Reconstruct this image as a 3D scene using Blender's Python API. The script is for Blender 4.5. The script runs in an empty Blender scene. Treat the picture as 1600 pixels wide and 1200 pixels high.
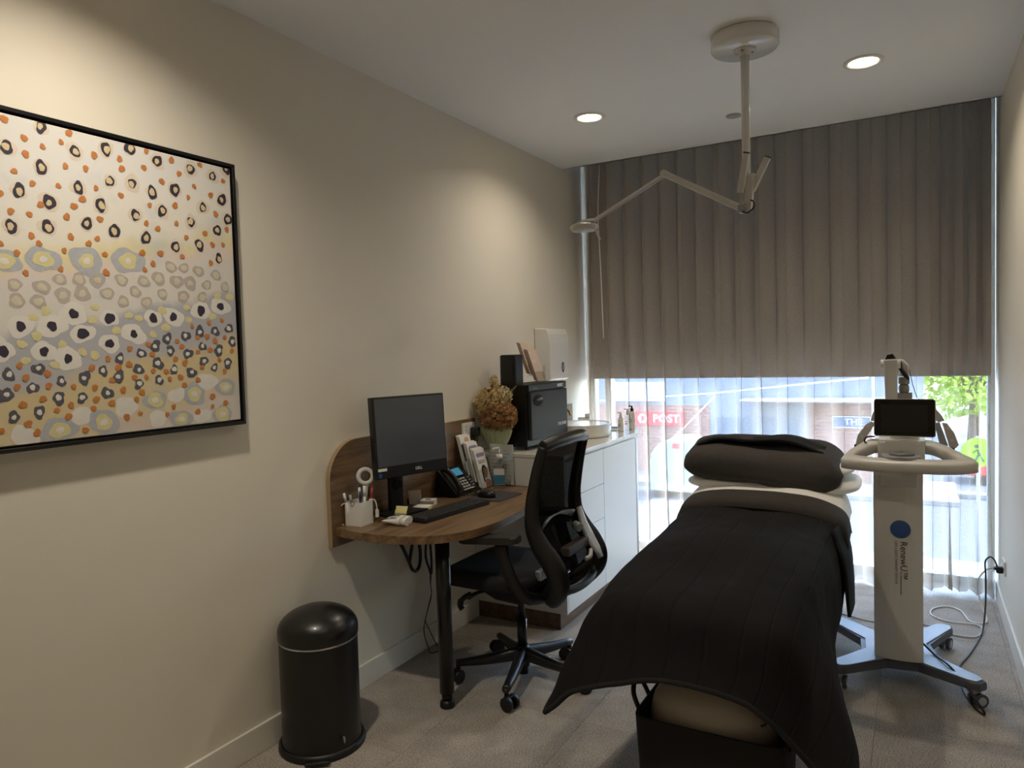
import bpy, bmesh, math, random
from mathutils import Matrix, Vector, noise
random.seed(7); noise.seed_set(7)
SC = bpy.context.scene
COL = SC.collection
PI = math.pi

# ------------------------------------------------------------------ camera
cam_d = bpy.data.cameras.new('camera')
cam = bpy.data.objects.new('camera', cam_d)
COL.objects.link(cam)
cr, cu, cf = Vector((0.869951, 0.492288, -0.028954)), Vector((0.003294, 0.052911, 0.998594)), Vector((-0.493127, 0.868823, -0.044409))
m = Matrix.Identity(4)
for i in range(3):
    m[i][0], m[i][1], m[i][2] = cr[i], cu[i], -cf[i]
m.translation = Vector((2.1244, 0.0, 1.4519))
cam.matrix_world = m
cam_d.sensor_width = 36.0
cam_d.lens = 1118.0 / 1600 * 36
cam_d.clip_start = 0.05
SC.camera = cam

# ------------------------------------------------------------------ view, world, sun
SC.view_settings.view_transform = 'Standard'
SC.view_settings.look = 'None'
SC.view_settings.gamma = 1.0
SC.view_settings.use_curve_mapping = False
SC.view_settings.exposure = 1.0
world = bpy.data.worlds.new('world')
SC.world = world
world.use_nodes = True
wn = world.node_tree
bg = wn.nodes['Background']
sky = wn.nodes.new('ShaderNodeTexSky')
sky.sky_type = 'NISHITA'
sky.sun_disc = False
sky.sun_elevation = math.radians(58)
sky.sun_rotation = math.radians(80)
sky.air_density = 1.0
sky.dust_density = 1.2
wn.links.new(sky.outputs['Color'], bg.inputs['Color'])
bg.inputs['Strength'].default_value = 2.1
sun_d = bpy.data.lights.new('sun', 'SUN')
sun_d.energy = 8.5
sun_d.angle = math.radians(0.6)
sun_d.color = (1.0, 0.95, 0.87)
sun = bpy.data.objects.new('sun', sun_d)
COL.objects.link(sun)
sun.rotation_euler = Vector((-0.60, -0.10, -0.80)).to_track_quat('-Z', 'Y').to_euler()
por_d = bpy.data.lights.new('window_portal', 'AREA')
por_d.shape = 'RECTANGLE'; por_d.size = 2.5; por_d.size_y = 2.9
por_d.cycles.is_portal = True
por = bpy.data.objects.new('window_portal', por_d)
COL.objects.link(por)
por.location = (1.255, 5.04, 1.45)
por.rotation_euler = (math.radians(-90), 0, 0)

# ------------------------------------------------------------------ materials
def C(r, g, b):
    f = lambda v: (v / 255 / 12.92) if v <= 10.31 else ((v / 255 + 0.055) / 1.055) ** 2.4
    return (f(r), f(g), f(b), 1.0)
MATS = {}
def mat(name, col, rough=0.5, metal=0.0, var=0.0, vscale=8.0, bump=0.0, bscale=60.0, stretch=None, coat=0.0, spec=0.5, trans=0.0, sheen=0.0):
    if name in MATS: return MATS[name]
    M = bpy.data.materials.new(name); M.use_nodes = True
    t = M.node_tree; b = t.nodes['Principled BSDF']
    b.inputs['Roughness'].default_value = rough
    b.inputs['Metallic'].default_value = metal
    b.inputs['Coat Weight'].default_value = coat
    b.inputs['Specular IOR Level'].default_value = spec
    b.inputs['Transmission Weight'].default_value = trans
    b.inputs['Sheen Weight'].default_value = sheen
    tc = t.nodes.new('ShaderNodeTexCoord')
    mp = t.nodes.new('ShaderNodeMapping')
    t.links.new(tc.outputs['Object'], mp.inputs['Vector'])
    if stretch: mp.inputs['Scale'].default_value = stretch
    n = t.nodes.new('ShaderNodeTexNoise')
    n.inputs['Scale'].default_value = vscale; n.inputs['Detail'].default_value = 4
    t.links.new(mp.outputs['Vector'], n.inputs['Vector'])
    mx = t.nodes.new('ShaderNodeMix'); mx.data_type = 'RGBA'
    mx.inputs[6].default_value = tuple(max(0, c * (1 - var)) for c in col[:3]) + (1,)
    mx.inputs[7].default_value = tuple(min(1, c * (1 + var)) for c in col[:3]) + (1,)
    t.links.new(n.outputs['Fac'], mx.inputs[0])
    t.links.new(mx.outputs[2], b.inputs['Base Color'])
    if bump:
        n2 = t.nodes.new('ShaderNodeTexNoise'); n2.inputs['Scale'].default_value = bscale; n2.inputs['Detail'].default_value = 3
        t.links.new(mp.outputs['Vector'], n2.inputs['Vector'])
        bp = t.nodes.new('ShaderNodeBump'); bp.inputs['Strength'].default_value = bump; bp.inputs['Distance'].default_value = 0.002
        t.links.new(n2.outputs['Fac'], bp.inputs['Height']); t.links.new(bp.outputs['Normal'], b.inputs['Normal'])
    MATS[name] = M
    return M
def emis(name, col, s):
    M = bpy.data.materials.new(name); M.use_nodes = True
    t = M.node_tree; b = t.nodes['Principled BSDF']
    b.inputs['Base Color'].default_value = col
    b.inputs['Emission Color'].default_value = col
    b.inputs['Emission Strength'].default_value = s
    MATS[name] = M
    return M
def clear(name, tint=(1, 1, 1, 1), refl=0.06, rough=0.02):
    M = bpy.data.materials.new(name); M.use_nodes = True
    t = M.node_tree; t.nodes.remove(t.nodes['Principled BSDF'])
    o = t.nodes['Material Output']
    a = t.nodes.new('ShaderNodeBsdfTransparent'); a.inputs['Color'].default_value = tint
    g = t.nodes.new('ShaderNodeBsdfGlossy'); g.inputs['Roughness'].default_value = rough
    x = t.nodes.new('ShaderNodeMixShader'); x.inputs[0].default_value = refl
    t.links.new(a.outputs[0], x.inputs[1]); t.links.new(g.outputs[0], x.inputs[2]); t.links.new(x.outputs[0], o.inputs['Surface'])
    MATS[name] = M
    return M
def cloth(name, col, see, trans, weave=0.5, wscale=420.0, streak=0.25):
    # thin fabric: see = share of open weave, trans = share of light scattered through
    M = bpy.data.materials.new(name); M.use_nodes = True
    t = M.node_tree; t.nodes.remove(t.nodes['Principled BSDF']); o = t.nodes['Material Output']
    tc = t.nodes.new('ShaderNodeTexCoord')
    mp = t.nodes.new('ShaderNodeMapping'); mp.inputs['Scale'].default_value = (1, 1, .18)
    t.links.new(tc.outputs['Object'], mp.inputs['Vector'])
    n = t.nodes.new('ShaderNodeTexNoise'); n.inputs['Scale'].default_value = wscale; n.inputs['Detail'].default_value = 2
    mp2 = t.nodes.new('ShaderNodeMapping'); mp2.inputs['Scale'].default_value = (.25, .25, 1)
    t.links.new(tc.outputs['Object'], mp2.inputs['Vector'])
    n2 = t.nodes.new('ShaderNodeTexNoise'); n2.inputs['Scale'].default_value = wscale; n2.inputs['Detail'].default_value = 2
    t.links.new(mp.outputs['Vector'], n.inputs['Vector']); t.links.new(mp2.outputs['Vector'], n2.inputs['Vector'])
    ad = t.nodes.new('ShaderNodeMath'); ad.operation = 'ADD'
    t.links.new(n.outputs['Fac'], ad.inputs[0]); t.links.new(n2.outputs['Fac'], ad.inputs[1])
    mr = t.nodes.new('ShaderNodeMapRange')
    mr.inputs['From Min'].default_value = 0.7; mr.inputs['From Max'].default_value = 1.3
    mr.inputs['To Min'].default_value = max(0, see - streak * see); mr.inputs['To Max'].default_value = min(1, see + streak * see)
    t.links.new(ad.outputs[0], mr.inputs['Value'])
    d = t.nodes.new('ShaderNodeBsdfDiffuse'); d.inputs['Color'].default_value = col
    tr = t.nodes.new('ShaderNodeBsdfTranslucent'); tr.inputs['Color'].default_value = col
    x = t.nodes.new('ShaderNodeMixShader'); x.inputs[0].default_value = trans
    t.links.new(d.outputs[0], x.inputs[1]); t.links.new(tr.outputs[0], x.inputs[2])
    if see > 0:
        tp = t.nodes.new('ShaderNodeBsdfTransparent')
        y = t.nodes.new('ShaderNodeMixShader')
        t.links.new(mr.outputs[0], y.inputs[0])
        t.links.new(x.outputs[0], y.inputs[1]); t.links.new(tp.outputs[0], y.inputs[2]); t.links.new(y.outputs[0], o.inputs['Surface'])
    else:
        t.links.new(x.outputs[0], o.inputs['Surface'])
    MATS[name] = M
    return M
def wood(name, c1, c2, axis=1, rough=0.42):
    M = bpy.data.materials.new(name); M.use_nodes = True
    t = M.node_tree; b = t.nodes['Principled BSDF']; b.inputs['Roughness'].default_value = rough
    tc = t.nodes.new('ShaderNodeTexCoord'); mp = t.nodes.new('ShaderNodeMapping')
    s = [14, 14, 14]; s[axis] = 0.9
    mp.inputs['Scale'].default_value = s
    t.links.new(tc.outputs['Object'], mp.inputs['Vector'])
    n = t.nodes.new('ShaderNodeTexNoise'); n.inputs['Scale'].default_value = 2.2; n.inputs['Detail'].default_value = 8; n.inputs['Distortion'].default_value = .6
    n3 = t.nodes.new('ShaderNodeTexNoise'); n3.inputs['Scale'].default_value = 11; n3.inputs['Detail'].default_value = 4
    t.links.new(mp.outputs['Vector'], n.inputs['Vector']); t.links.new(mp.outputs['Vector'], n3.inputs['Vector'])
    r = t.nodes.new('ShaderNodeValToRGB')
    r.color_ramp.elements[0].position = .33; r.color_ramp.elements[0].color = c1
    r.color_ramp.elements[1].position = .68; r.color_ramp.elements[1].color = c2
    ad = t.nodes.new('ShaderNodeMath'); ad.operation = 'MULTIPLY_ADD'; ad.inputs[1].default_value = .35
    sb = t.nodes.new('ShaderNodeMath'); sb.operation = 'MULTIPLY_ADD'; sb.inputs[1].default_value = .75; sb.inputs[2].default_value = -.05
    t.links.new(n.outputs['Fac'], sb.inputs[0])
    t.links.new(n3.outputs['Fac'], ad.inputs[0]); t.links.new(sb.outputs[0], ad.inputs[2])
    t.links.new(ad.outputs[0], r.inputs['Fac']); t.links.new(r.outputs['Color'], b.inputs['Base Color'])
    MATS[name] = M
    return M

WALL = mat('wall_paint', C(227, 220, 205), .62, var=.015, vscale=3, bump=.05, bscale=240)
CEIL = mat('ceiling_paint', C(238, 236, 231), .75, var=.01, vscale=3)
TRIMW = mat('trim_paint', C(226, 222, 212), .45)
WHITE = mat('white_plastic', C(226, 224, 218), .32, var=.01)
WHITE2 = mat('white_enamel', C(224, 222, 217), .2, coat=.3)
CERAM = mat('white_ceramic', C(232, 230, 224), .08, coat=.5)
LAMIN = mat('white_laminate', C(222, 222, 218), .28)
GREYP = mat('grey_plastic', C(70, 72, 76), .45)
LGREY = mat('light_grey_plastic', C(170, 170, 168), .4)
BLACK = mat('black_plastic', C(13, 13, 14), .45, var=.1, vscale=30)
BLACKG = mat('black_gloss', C(9, 9, 10), .18)
BLACKM = mat('black_metal', C(8, 8, 9), .34, var=.1, coat=.15)
CHROME = mat('chrome', C(205, 205, 205), .12, metal=1)
BRASS = mat('brass', C(196, 160, 92), .2, metal=1)
ALU = mat('aluminium', C(196, 198, 200), .3, metal=.8)
PAPER = mat('paper', C(232, 230, 224), .7)
WALN = wood('walnut_desk', C(82, 62, 42), C(138, 109, 77), 1)
WALNX = wood('walnut_plinth', C(84, 63, 47), C(126, 99, 77), 1)
CLEAR = clear('clear_acrylic', (.93, .94, .94, 1), .08)
GLASS = clear('window_glass', (.93, .96, .96, 1), .05)
FABBLK = mat('black_fabric', C(15, 15, 16), .85, var=.2, vscale=90, bump=.3, bscale=500)

# ------------------------------------------------------------------ builders
class B:
    """collects geometry in world coordinates; stored local to its thing"""
    def __init__(s, root=None, M=None):
        s.bm = bmesh.new(); s.root = root
        s.M = M or Matrix.Identity(4)
    def _add(s, vs, fs, smooth=False):
        v = [s.bm.verts.new(s.M @ Vector(p)) for p in vs]
        out = []
        for f in fs:
            try:
                q = s.bm.faces.new([v[i] for i in f]); q.smooth = smooth; out.append(q)
            except ValueError: pass
        return v, out
    def box(s, a, b, bev=0.0, seg=2):
        x0, y0, z0 = a; x1, y1, z1 = b
        vs = [(x0,y0,z0),(x1,y0,z0),(x1,y1,z0),(x0,y1,z0),(x0,y0,z1),(x1,y0,z1),(x1,y1,z1),(x0,y1,z1)]
        fs = [(0,3,2,1),(4,5,6,7),(0,1,5,4),(1,2,6,5),(2,3,7,6),(3,0,4,7)]
        v, f = s._add(vs, fs)
        if bev: s._bevel(f, bev, seg)
        return s
    def _bevel(s, faces, bev, seg):
        ed = list({e for q in faces for e in q.edges})
        bmesh.ops.bevel(s.bm, geom=ed, offset=bev, segments=seg, profile=.5, affect='EDGES')
    def prism(s, poly, z0, z1, axis='z', bev=0.0, seg=2, smooth=False):
        n = len(poly)
        def P(p, h):
            return (p[0], p[1], h) if axis == 'z' else ((h, p[0], p[1]) if axis == 'x' else (p[0], h, p[1]))
        vs = [P(p, z0) for p in poly] + [P(p, z1) for p in poly]
        fs = [tuple(range(n))[::-1], tuple(range(n, 2*n))] + [(i, (i+1) % n, n+(i+1) % n, n+i) for i in range(n)]
        v, f = s._add(vs, fs)
        if bev:
            ed = list({e for q in f[:2] for e in q.edges})
            bmesh.ops.bevel(s.bm, geom=ed, offset=bev, segments=seg, profile=.5, affect='EDGES')
        if smooth:
            for q in f[2:]:
                if q.is_valid: q.smooth = True
        return s
    def cyl(s, p0, p1, r0, r1=None, n=20, caps=True, smooth=True):
        r1 = r0 if r1 is None else r1
        p0, p1 = Vector(p0), Vector(p1); d = (p1 - p0).normalized()
        a = d.orthogonal().normalized(); b = d.cross(a)
        vs = []
        for p, r in ((p0, r0), (p1, r1)):
            for i in range(n):
                t = 2*PI*i/n; vs.append(p + a*r*math.cos(t) + b*r*math.sin(t))
        fs = [(i, (i+1) % n, n+(i+1) % n, n+i) for i in range(n)]
        v, f = s._add(vs, fs, smooth)
        if caps: s._cap(v[:n][::-1]); s._cap(v[n:])
        return s
    def _cap(s, v):
        try: s.bm.faces.new(v)
        except ValueError: pass
    def tube(s, pts, r, n=8, flat=1.0, closed=False, up=None):
        pts = [Vector(p) for p in pts]; rs = r if isinstance(r, (list, tuple)) else [r]*len(pts)
        rings = []; prev = None
        for i, p in enumerate(pts):
            if closed: d = pts[(i+1) % len(pts)] - pts[i-1]
            else: d = pts[min(i+1, len(pts)-1)] - pts[max(i-1, 0)]
            d.normalize()
            if up is not None: a = Vector(up).cross(d)
            elif prev is None: a = d.orthogonal()
            else: a = prev - d*prev.dot(d)
            a.normalize(); prev = a; b = d.cross(a)
            rings.append([s.bm.verts.new(s.M @ (p + a*rs[i]*math.cos(2*PI*k/n) + b*rs[i]*flat*math.sin(2*PI*k/n))) for k in range(n)])
        m_ = len(rings)
        for i in range(m_ if closed else m_-1):
            A, Bq = rings[i], rings[(i+1) % m_]
            for k in range(n):
                f = s.bm.faces.new((A[k], A[(k+1) % n], Bq[(k+1) % n], Bq[k])); f.smooth = True
        if not closed: s._cap(rings[0][::-1]); s._cap(rings[-1])
        return s
    def lathe(s, prof, c, n=32, axis=(0,0,1), squash=(1,1), cap=True):
        c = Vector(c); ax = Vector(axis).normalized(); a = ax.orthogonal().normalized() if abs(ax.z) < .99 else Vector((1,0,0)); b = ax.cross(a)
        vs = []; 
        for r, h in prof:
            for i in range(n):
                t = 2*PI*i/n
                vs.append(c + ax*h + a*r*squash[0]*math.cos(t) + b*r*squash[1]*math.sin(t))
        fs = []
        for j in range(len(prof)-1):
            for i in range(n):
                fs.append((j*n+i, j*n+(i+1) % n, (j+1)*n+(i+1) % n, (j+1)*n+i))
        v, f = s._add(vs, fs, True)
        if cap and prof[0][0] > 1e-6: s._cap(v[:n][::-1])
        if cap and prof[-1][0] > 1e-6: s._cap(v[-n:])
        return s
    def grid(s, pts, smooth=True, closed_u=False):
        R, Cn = len(pts), len(pts[0])
        vs = [p for row in pts for p in row]; fs = []
        for j in range(R-1):
            for i in range(Cn if closed_u else Cn-1):
                fs.append((j*Cn+i, j*Cn+(i+1) % Cn, (j+1)*Cn+(i+1) % Cn, (j+1)*Cn+i))
        s._add(vs, fs, smooth); return s
    def ball(s, c, r, sq=(1,1,1), n=12):
        c = Vector(c); vs = []; fs = []
        R = n//2 + 1
        pts = []
        for j in range(R):
            th = PI*(j+.0001)/(R-1+.0002)
            pts.append([c + Vector((r*sq[0]*math.sin(th)*math.cos(2*PI*i/n), r*sq[1]*math.sin(th)*math.sin(2*PI*i/n), r*sq[2]*math.cos(th))) for i in range(n)])
        return s.grid(pts, True, True)
    def poly(s, pts, smooth=False):
        s._add(pts, [tuple(range(len(pts)))], smooth); return s
    def obj(s, name, material, parent=None, sharp=None, solid=0.0, sub=0):
        bm = s.bm
        bmesh.ops.remove_doubles(bm, verts=bm.verts, dist=1e-6)
        bmesh.ops.recalc_face_normals(bm, faces=bm.faces)
        root = s.root
        loc = Vector((0,0,0))
        if root is not None:
            bmesh.ops.transform(bm, matrix=root['_M'] if False else ROOTM[root.name].inverted(), verts=bm.verts)
        elif parent is None and bm.verts:
            xs = [v.co.x for v in bm.verts]; ys = [v.co.y for v in bm.verts]; zs = [v.co.z for v in bm.verts]
            loc = Vector(((min(xs)+max(xs))/2, (min(ys)+max(ys))/2, min(zs)))
            bmesh.ops.translate(bm, vec=-loc, verts=bm.verts)
        me = bpy.data.meshes.new(name); bm.to_mesh(me); bm.free()
        me.materials.append(material)
        o = bpy.data.objects.new(name, me); COL.objects.link(o)
        if parent is not None: o.parent = parent
        o.location = loc
        if root is None and parent is None: ROOTM[o.name] = Matrix.Translation(loc)
        if sub:
            md = o.modifiers.new('sub', 'SUBSURF'); md.levels = sub; md.render_levels = sub
        if solid:
            md = o.modifiers.new('solid', 'SOLIDIFY'); md.thickness = solid; md.offset = 0
        return o
ROOTM = {}
def tag(o, label, cat=None, group=None, kind=None):
    if label: o['label'] = label
    if cat: o['category'] = cat
    if group: o['group'] = group
    if kind: o['kind'] = kind
    return o
def thing(name, label, cat, loc=(0,0,0), rz=0.0, group=None):
    o = bpy.data.objects.new(name, None); COL.objects.link(o)
    o.empty_display_size = .05
    o.location = loc; o.rotation_euler = (0, 0, rz)
    ROOTM[o.name] = Matrix.Translation(Vector(loc)) @ Matrix.Rotation(rz, 4, 'Z')
    return tag(o, label, cat, group)
def struct(b, name, material, parent=None, **k):
    o = b.obj(name, material, parent, **k)
    if parent is None: o['kind'] = 'structure'
    return o
def text(s, size, M, material, name, root, parent, extrude=.0004, spacing=1.0, bold=0.0, align='CENTER'):
    cu_ = bpy.data.curves.new('t', 'FONT'); cu_.body = s; cu_.size = size; cu_.align_x = align; cu_.align_y = 'CENTER'
    cu_.extrude = extrude; cu_.space_character = spacing; cu_.offset = bold; cu_.resolution_u = 3
    to = bpy.data.objects.new('t', cu_); COL.objects.link(to)
    dg = bpy.context.evaluated_depsgraph_get()
    me = bpy.data.meshes.new_from_object(to.evaluated_get(dg))
    bpy.data.objects.remove(to)
    me.transform(M)
    if root is not None: me.transform(ROOTM[root.name].inverted())
    me.materials.clear(); me.materials.append(material)
    o = bpy.data.objects.new(name, me); COL.objects.link(o); o.parent = parent
    return o
def frame(origin, right, up):
    r = Vector(right).normalized(); u = Vector(up).normalized(); n = r.cross(u)
    M_ = Matrix.Identity(4)
    for i in range(3): M_[i][0], M_[i][1], M_[i][2], M_[i][3] = r[i], u[i], n[i], origin[i]
    return M_
def arc(c, r, a0, a1, n):
    return [(c[0] + r*math.cos(a0 + (a1-a0)*i/n), c[1] + r*math.sin(a0 + (a1-a0)*i/n)) for i in range(n+1)]
def rrect(x0, y0, x1, y1, r, n=6):
    return (arc((x1-r, y0+r), r, -PI/2, 0, n) + arc((x1-r, y1-r), r, 0, PI/2, n) + arc((x0+r, y1-r), r, PI/2, PI, n) + arc((x0+r, y0+r), r, PI, 1.5*PI, n))
def smooth_path(pts, k=6, closed=False):
    pts = [Vector(p) for p in pts]; n = len(pts); out = []
    for i in range(n if closed else n-1):
        if closed: p0, p1, p2, p3 = pts[i-1], pts[i], pts[(i+1) % n], pts[(i+2) % n]
        else: p0, p1, p2, p3 = pts[max(i-1,0)], pts[i], pts[i+1], pts[min(i+2,n-1)]
        for j in range(k):
            t = j/k; t2 = t*t; t3 = t2*t
            out.append(.5*((2*p1) + (p2-p0)*t + (2*p0-5*p1+4*p2-p3)*t2 + (3*p1-p0-3*p2+p3)*t3))
    if not closed: out.append(pts[-1])
    return out
def dup(root, loc, rz=None, label=None):
    r = root.copy(); COL.objects.link(r); r.location = loc
    if rz is not None: r.rotation_euler = (0, 0, rz)
    if label: r['label'] = label
    for ch in list(root.children):
        c = ch.copy(); COL.objects.link(c); c.parent = r
        for g in ch.children:
            d = g.copy(); COL.objects.link(d); d.parent = c
    return r
# ================================================================== SETTING
W, YB, YW, H = 2.51, 4.545, 5.0, 2.70      # room width, bulkhead line, window plane, ceiling
YR = -1.0                                   # wall behind the camera
# carpet material: flecked, with a ribbed pile that turns with each tile
def carpet_mat():
    M = bpy.data.materials.new('carpet'); M.use_nodes = True
    t = M.node_tree; b = t.nodes['Principled BSDF']; b.inputs['Roughness'].default_value = .95; b.inputs['Specular IOR Level'].default_value = .15
    tc = t.nodes.new('ShaderNodeTexCoord')
    n = t.nodes.new('ShaderNodeTexNoise'); n.inputs['Scale'].default_value = 190; n.inputs['Detail'].default_value = 3
    n2 = t.nodes.new('ShaderNodeTexNoise'); n2.inputs['Scale'].default_value = 7; n2.inputs['Detail'].default_value = 4
    w = t.nodes.new('ShaderNodeTexWave'); w.inputs['Scale'].default_value = 55; w.inputs['Distortion'].default_value = 1.5; w.inputs['Detail'].default_value = 1
    for q in (n, n2, w): t.links.new(tc.outputs['Object'], q.inputs['Vector'])
    r = t.nodes.new('ShaderNodeValToRGB')
    r.color_ramp.elements[0].position = .3; r.color_ramp.elements[0].color = C(126, 118, 109)
    r.color_ramp.elements[1].position = .72; r.color_ramp.elements[1].color = C(200, 191, 179)
    a = t.nodes.new('ShaderNodeMath'); a.operation = 'MULTIPLY_ADD'; a.inputs[1].default_value = .3
    a2 = t.nodes.new('ShaderNodeMath'); a2.operation = 'MULTIPLY_ADD'; a2.inputs[1].default_value = .14; 
    t.links.new(n2.outputs['Fac'], a.inputs[0]); t.links.new(n.outputs['Fac'], a.inputs[2])
    t.links.new(w.outputs['Fac'], a2.inputs[0]); t.links.new(a.outputs[0], a2.inputs[2])
    s = t.nodes.new('ShaderNodeMath'); s.operation = 'SUBTRACT'; s.inputs[1].default_value = .22
    t.links.new(a2.outputs[0], s.inputs[0]); t.links.new(s.outputs[0], r.inputs['Fac'])
    t.links.new(r.outputs['Color'], b.inputs['Base Color'])
    bp = t.nodes.new('ShaderNodeBump'); bp.inputs['Strength'].default_value = .5; bp.inputs['Distance'].default_value = .003
    t.links.new(a2.outputs[0], bp.inputs['Height']); t.links.new(bp.outputs['Normal'], b.inputs['Normal'])
    return M
CARPET = carpet_mat()
floor = struct(B().box((-.1, YR-.1, -.12), (W+.1, YW+.1, -.008)), 'floor', mat('screed', C(90, 86, 80), .9))
T = .5
tile_me = {}
for i in range(6):
    for j in range(12):
        x0, x1 = -.02 + i*T, -.02 + (i+1)*T; y0, y1 = YR + j*T, YR + (j+1)*T
        x0c, x1c, y1c = max(x0, 0), min(x1, W), min(y1, YW)
        if x1c - x0c < .01: continue
        cx, cy = (x0c+x1c)/2, (y0+y1c)/2; hx, hy = (x1c-x0c)/2 - .0004, (y1c-y0)/2 - .0004
        turn = (i + j) % 2
        if turn: hx, hy = hy, hx
        key = (round(hx, 4), round(hy, 4))
        if key not in tile_me:
            o = B(floor, Matrix.Translation(floor.location)).box((-hx, -hy, -.007), (hx, hy, 0), .0012, 1).obj('carpet_tile', CARPET, floor)
            tile_me[key] = o.data
        else:
            o = bpy.data.objects.new('carpet_tile', tile_me[key]); COL.objects.link(o); o.parent = floor
        o.location = Vector((cx, cy, 0)) - floor.location
        o.rotation_euler = (0, 0, PI/2 if turn else 0)

wl = B().box((-.12, YR, 0), (0, YB+.01, 3.0)); struct(wl, 'wall_left', WALL)
struct(B().box((-.12, YB+.012, 0), (-.003, YW+.05, 3.0)), 'wall_left_window_end', WALL)
struct(B().box((W, YR, 0), (W+.12, YW+.05, 3.0)), 'wall_right', WALL)
struct(B().box((-.12, YR-.12, 0), (W+.12, YR, 3.0)), 'wall_rear', WALL)
# ceiling with round cut-outs for the downlights
DL = [(.597, 3.617), (1.919, 3.617), (.597, 1.12), (1.919, 1.12)]
bm = bmesh.new()
def loop(pts):
    v = [bm.verts.new(p) for p in pts]
    return [bm.edges.new((v[i], v[(i+1) % len(v)])) for i in range(len(v))]
ed = loop([(-.1, YR, H), (W+.1, YR, H), (W+.1, YB, H), (-.1, YB, H)])
for (x, y) in DL:
    ed += loop([(x + .066*math.cos(2*PI*k/32), y + .066*math.sin(2*PI*k/32), H) for k in range(32)])
bmesh.ops.triangle_fill(bm, use_beauty=True, use_dissolve=False, edges=ed)
bb = B(); bb.bm.free(); bb.bm = bm
bb.box((-.1, YB-.014, H), (W+.1, YB, 2.98))            # bulkhead face towards the curtain recess
bb.box((-.1, YR, 2.98), (W+.1, YW+.1, 3.06))           # slab above
struct(bb, 'ceiling', CEIL)
# skirting
struct(B().box((0, YR, 0), (.012, 3.285, .105), .003), 'baseboard_left', TRIMW)
struct(B().box((W-.012, YR, 0), (W, 4.93, .105), .003), 'baseboard_right', TRIMW)

# window: white frame, clear panes
win = B().box((0, 4.93, .0), (W, 5.0, .05)).box((0, 4.93, 2.86), (W, 5.0, 2.98)).obj('window_1', mat('window_frame', C(206, 208, 208), .4))
win['kind'] = 'structure'
for (x0, x1) in ((0, .035), (.118, .165), (W-.035, W)):
    B(win).box((x0, 4.925, .05), (x1, 5.0, 2.86), .003).obj('mullion', MATS['window_frame'], win)
for (x0, x1) in ((.035, .118), (.165, W-.035)):
    B(win).box((x0, 4.962, .05), (x1, 4.968, 2.86)).obj('pane', GLASS, win)

# roller blind behind the sheer
rb = thing('roller_blind', 'taupe roller blind pulled two thirds down behind the sheer curtain', 'blind', (1.28, 4.86, 1.24))
BLIND = cloth('blind_fabric', C(150, 134, 116), 0, .04)
g = [[(x, 4.89 + .002*math.sin(x*5), z) for x in [.02 + 2.47*k/24 for k in range(25)]] for z in [1.255 + 1.55*k/10 for k in range(11)]]
B(rb).grid(g).obj('fabric', BLIND, rb)
B(rb).box((.02, 4.882, 1.238), (2.49, 4.898, 1.262), .005).obj('bottom_rail', mat('blind_rail', C(140, 132, 122), .5), rb)
B(rb).cyl((.08, 4.885, 2.82), (2.49, 4.885, 2.82), .028).obj('roller', LGREY, rb)

# sheer curtain, S-folds; overlapping layers read denser
SHEER = cloth('sheer_voile', C(188, 174, 158), .37, .30, streak=.32, wscale=480)
HEM = cloth('sheer_hem', C(190, 177, 162), .16, .42, streak=.4, wscale=520)
cu_root = thing('sheer_curtain', 'floor length taupe sheer curtain hanging in soft folds across the window', 'curtain', (1.3, 4.73, .0))
XL, XR = .058, 2.495
def fold_phase():
    xs = [XL]; x = XL
    rnd = random.Random(3)
    while x < XR - .02:
        p = (.128 if x < 1.2 else .15) * rnd.uniform(.9, 1.1)
        if x > 2.22: p *= .42
        x += p; xs.append(min(x, XR))
    return xs
FX = fold_phase()
def curtain_pts(z):
    out = []
    for k in range(len(FX)-1):
        a, b_ = FX[k], FX[k+1]; p = b_ - a
        for s in range(14):
            t = s/14
            th = 2*PI*t
            amp = (.078 if p > .09 else .062) * (1 + .15*math.sin(k*2.3))
            lo = max(0, 1 - z/1.3)
            amp *= 1 + .25*lo*math.sin(k*1.7 + 1) 
            x = a + p*t + .10*p*math.sin(2*th) + .018*lo*math.sin(k*2.1+z*1.5)
            y = 4.715 + amp*math.sin(th + .25*math.sin(z*1.1+k)) + .003*math.sin(3*th + k)
            if k == 0: y -= .0
            out.append((min(max(x, .05), 2.5), y, z))
    out.append((XR, 4.725, z))
    return out
zs = [.115 + (2.84-.115)*(k/26) for k in range(27)]
B(cu_root).grid([curtain_pts(z) for z in zs]).obj('drape', SHEER, cu_root)
def hem_pts(z):
    return [(x, y, z + (.012*math.sin(x*9) + .010 if z < .06 else 0)) for (x, y, _) in curtain_pts(z)]
B(cu_root).grid([hem_pts(z) for z in (.012, .045, .08, .115)]).obj('hem', HEM, cu_root)
B(cu_root).box((.06, 4.70, 2.85), (2.5, 4.75, 2.875)).obj('track', WHITE, cu_root)
tag(B().tube(smooth_path([(.215, 4.70, 2.86), (.214, 4.635, 2.4), (.222, 4.64, 2.0), (.232, 4.64, 1.53)]), .0035, 6).obj('curtain_wand', WHITE), 'thin white curtain wand hanging at the left edge of the curtain', 'wand')

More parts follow.
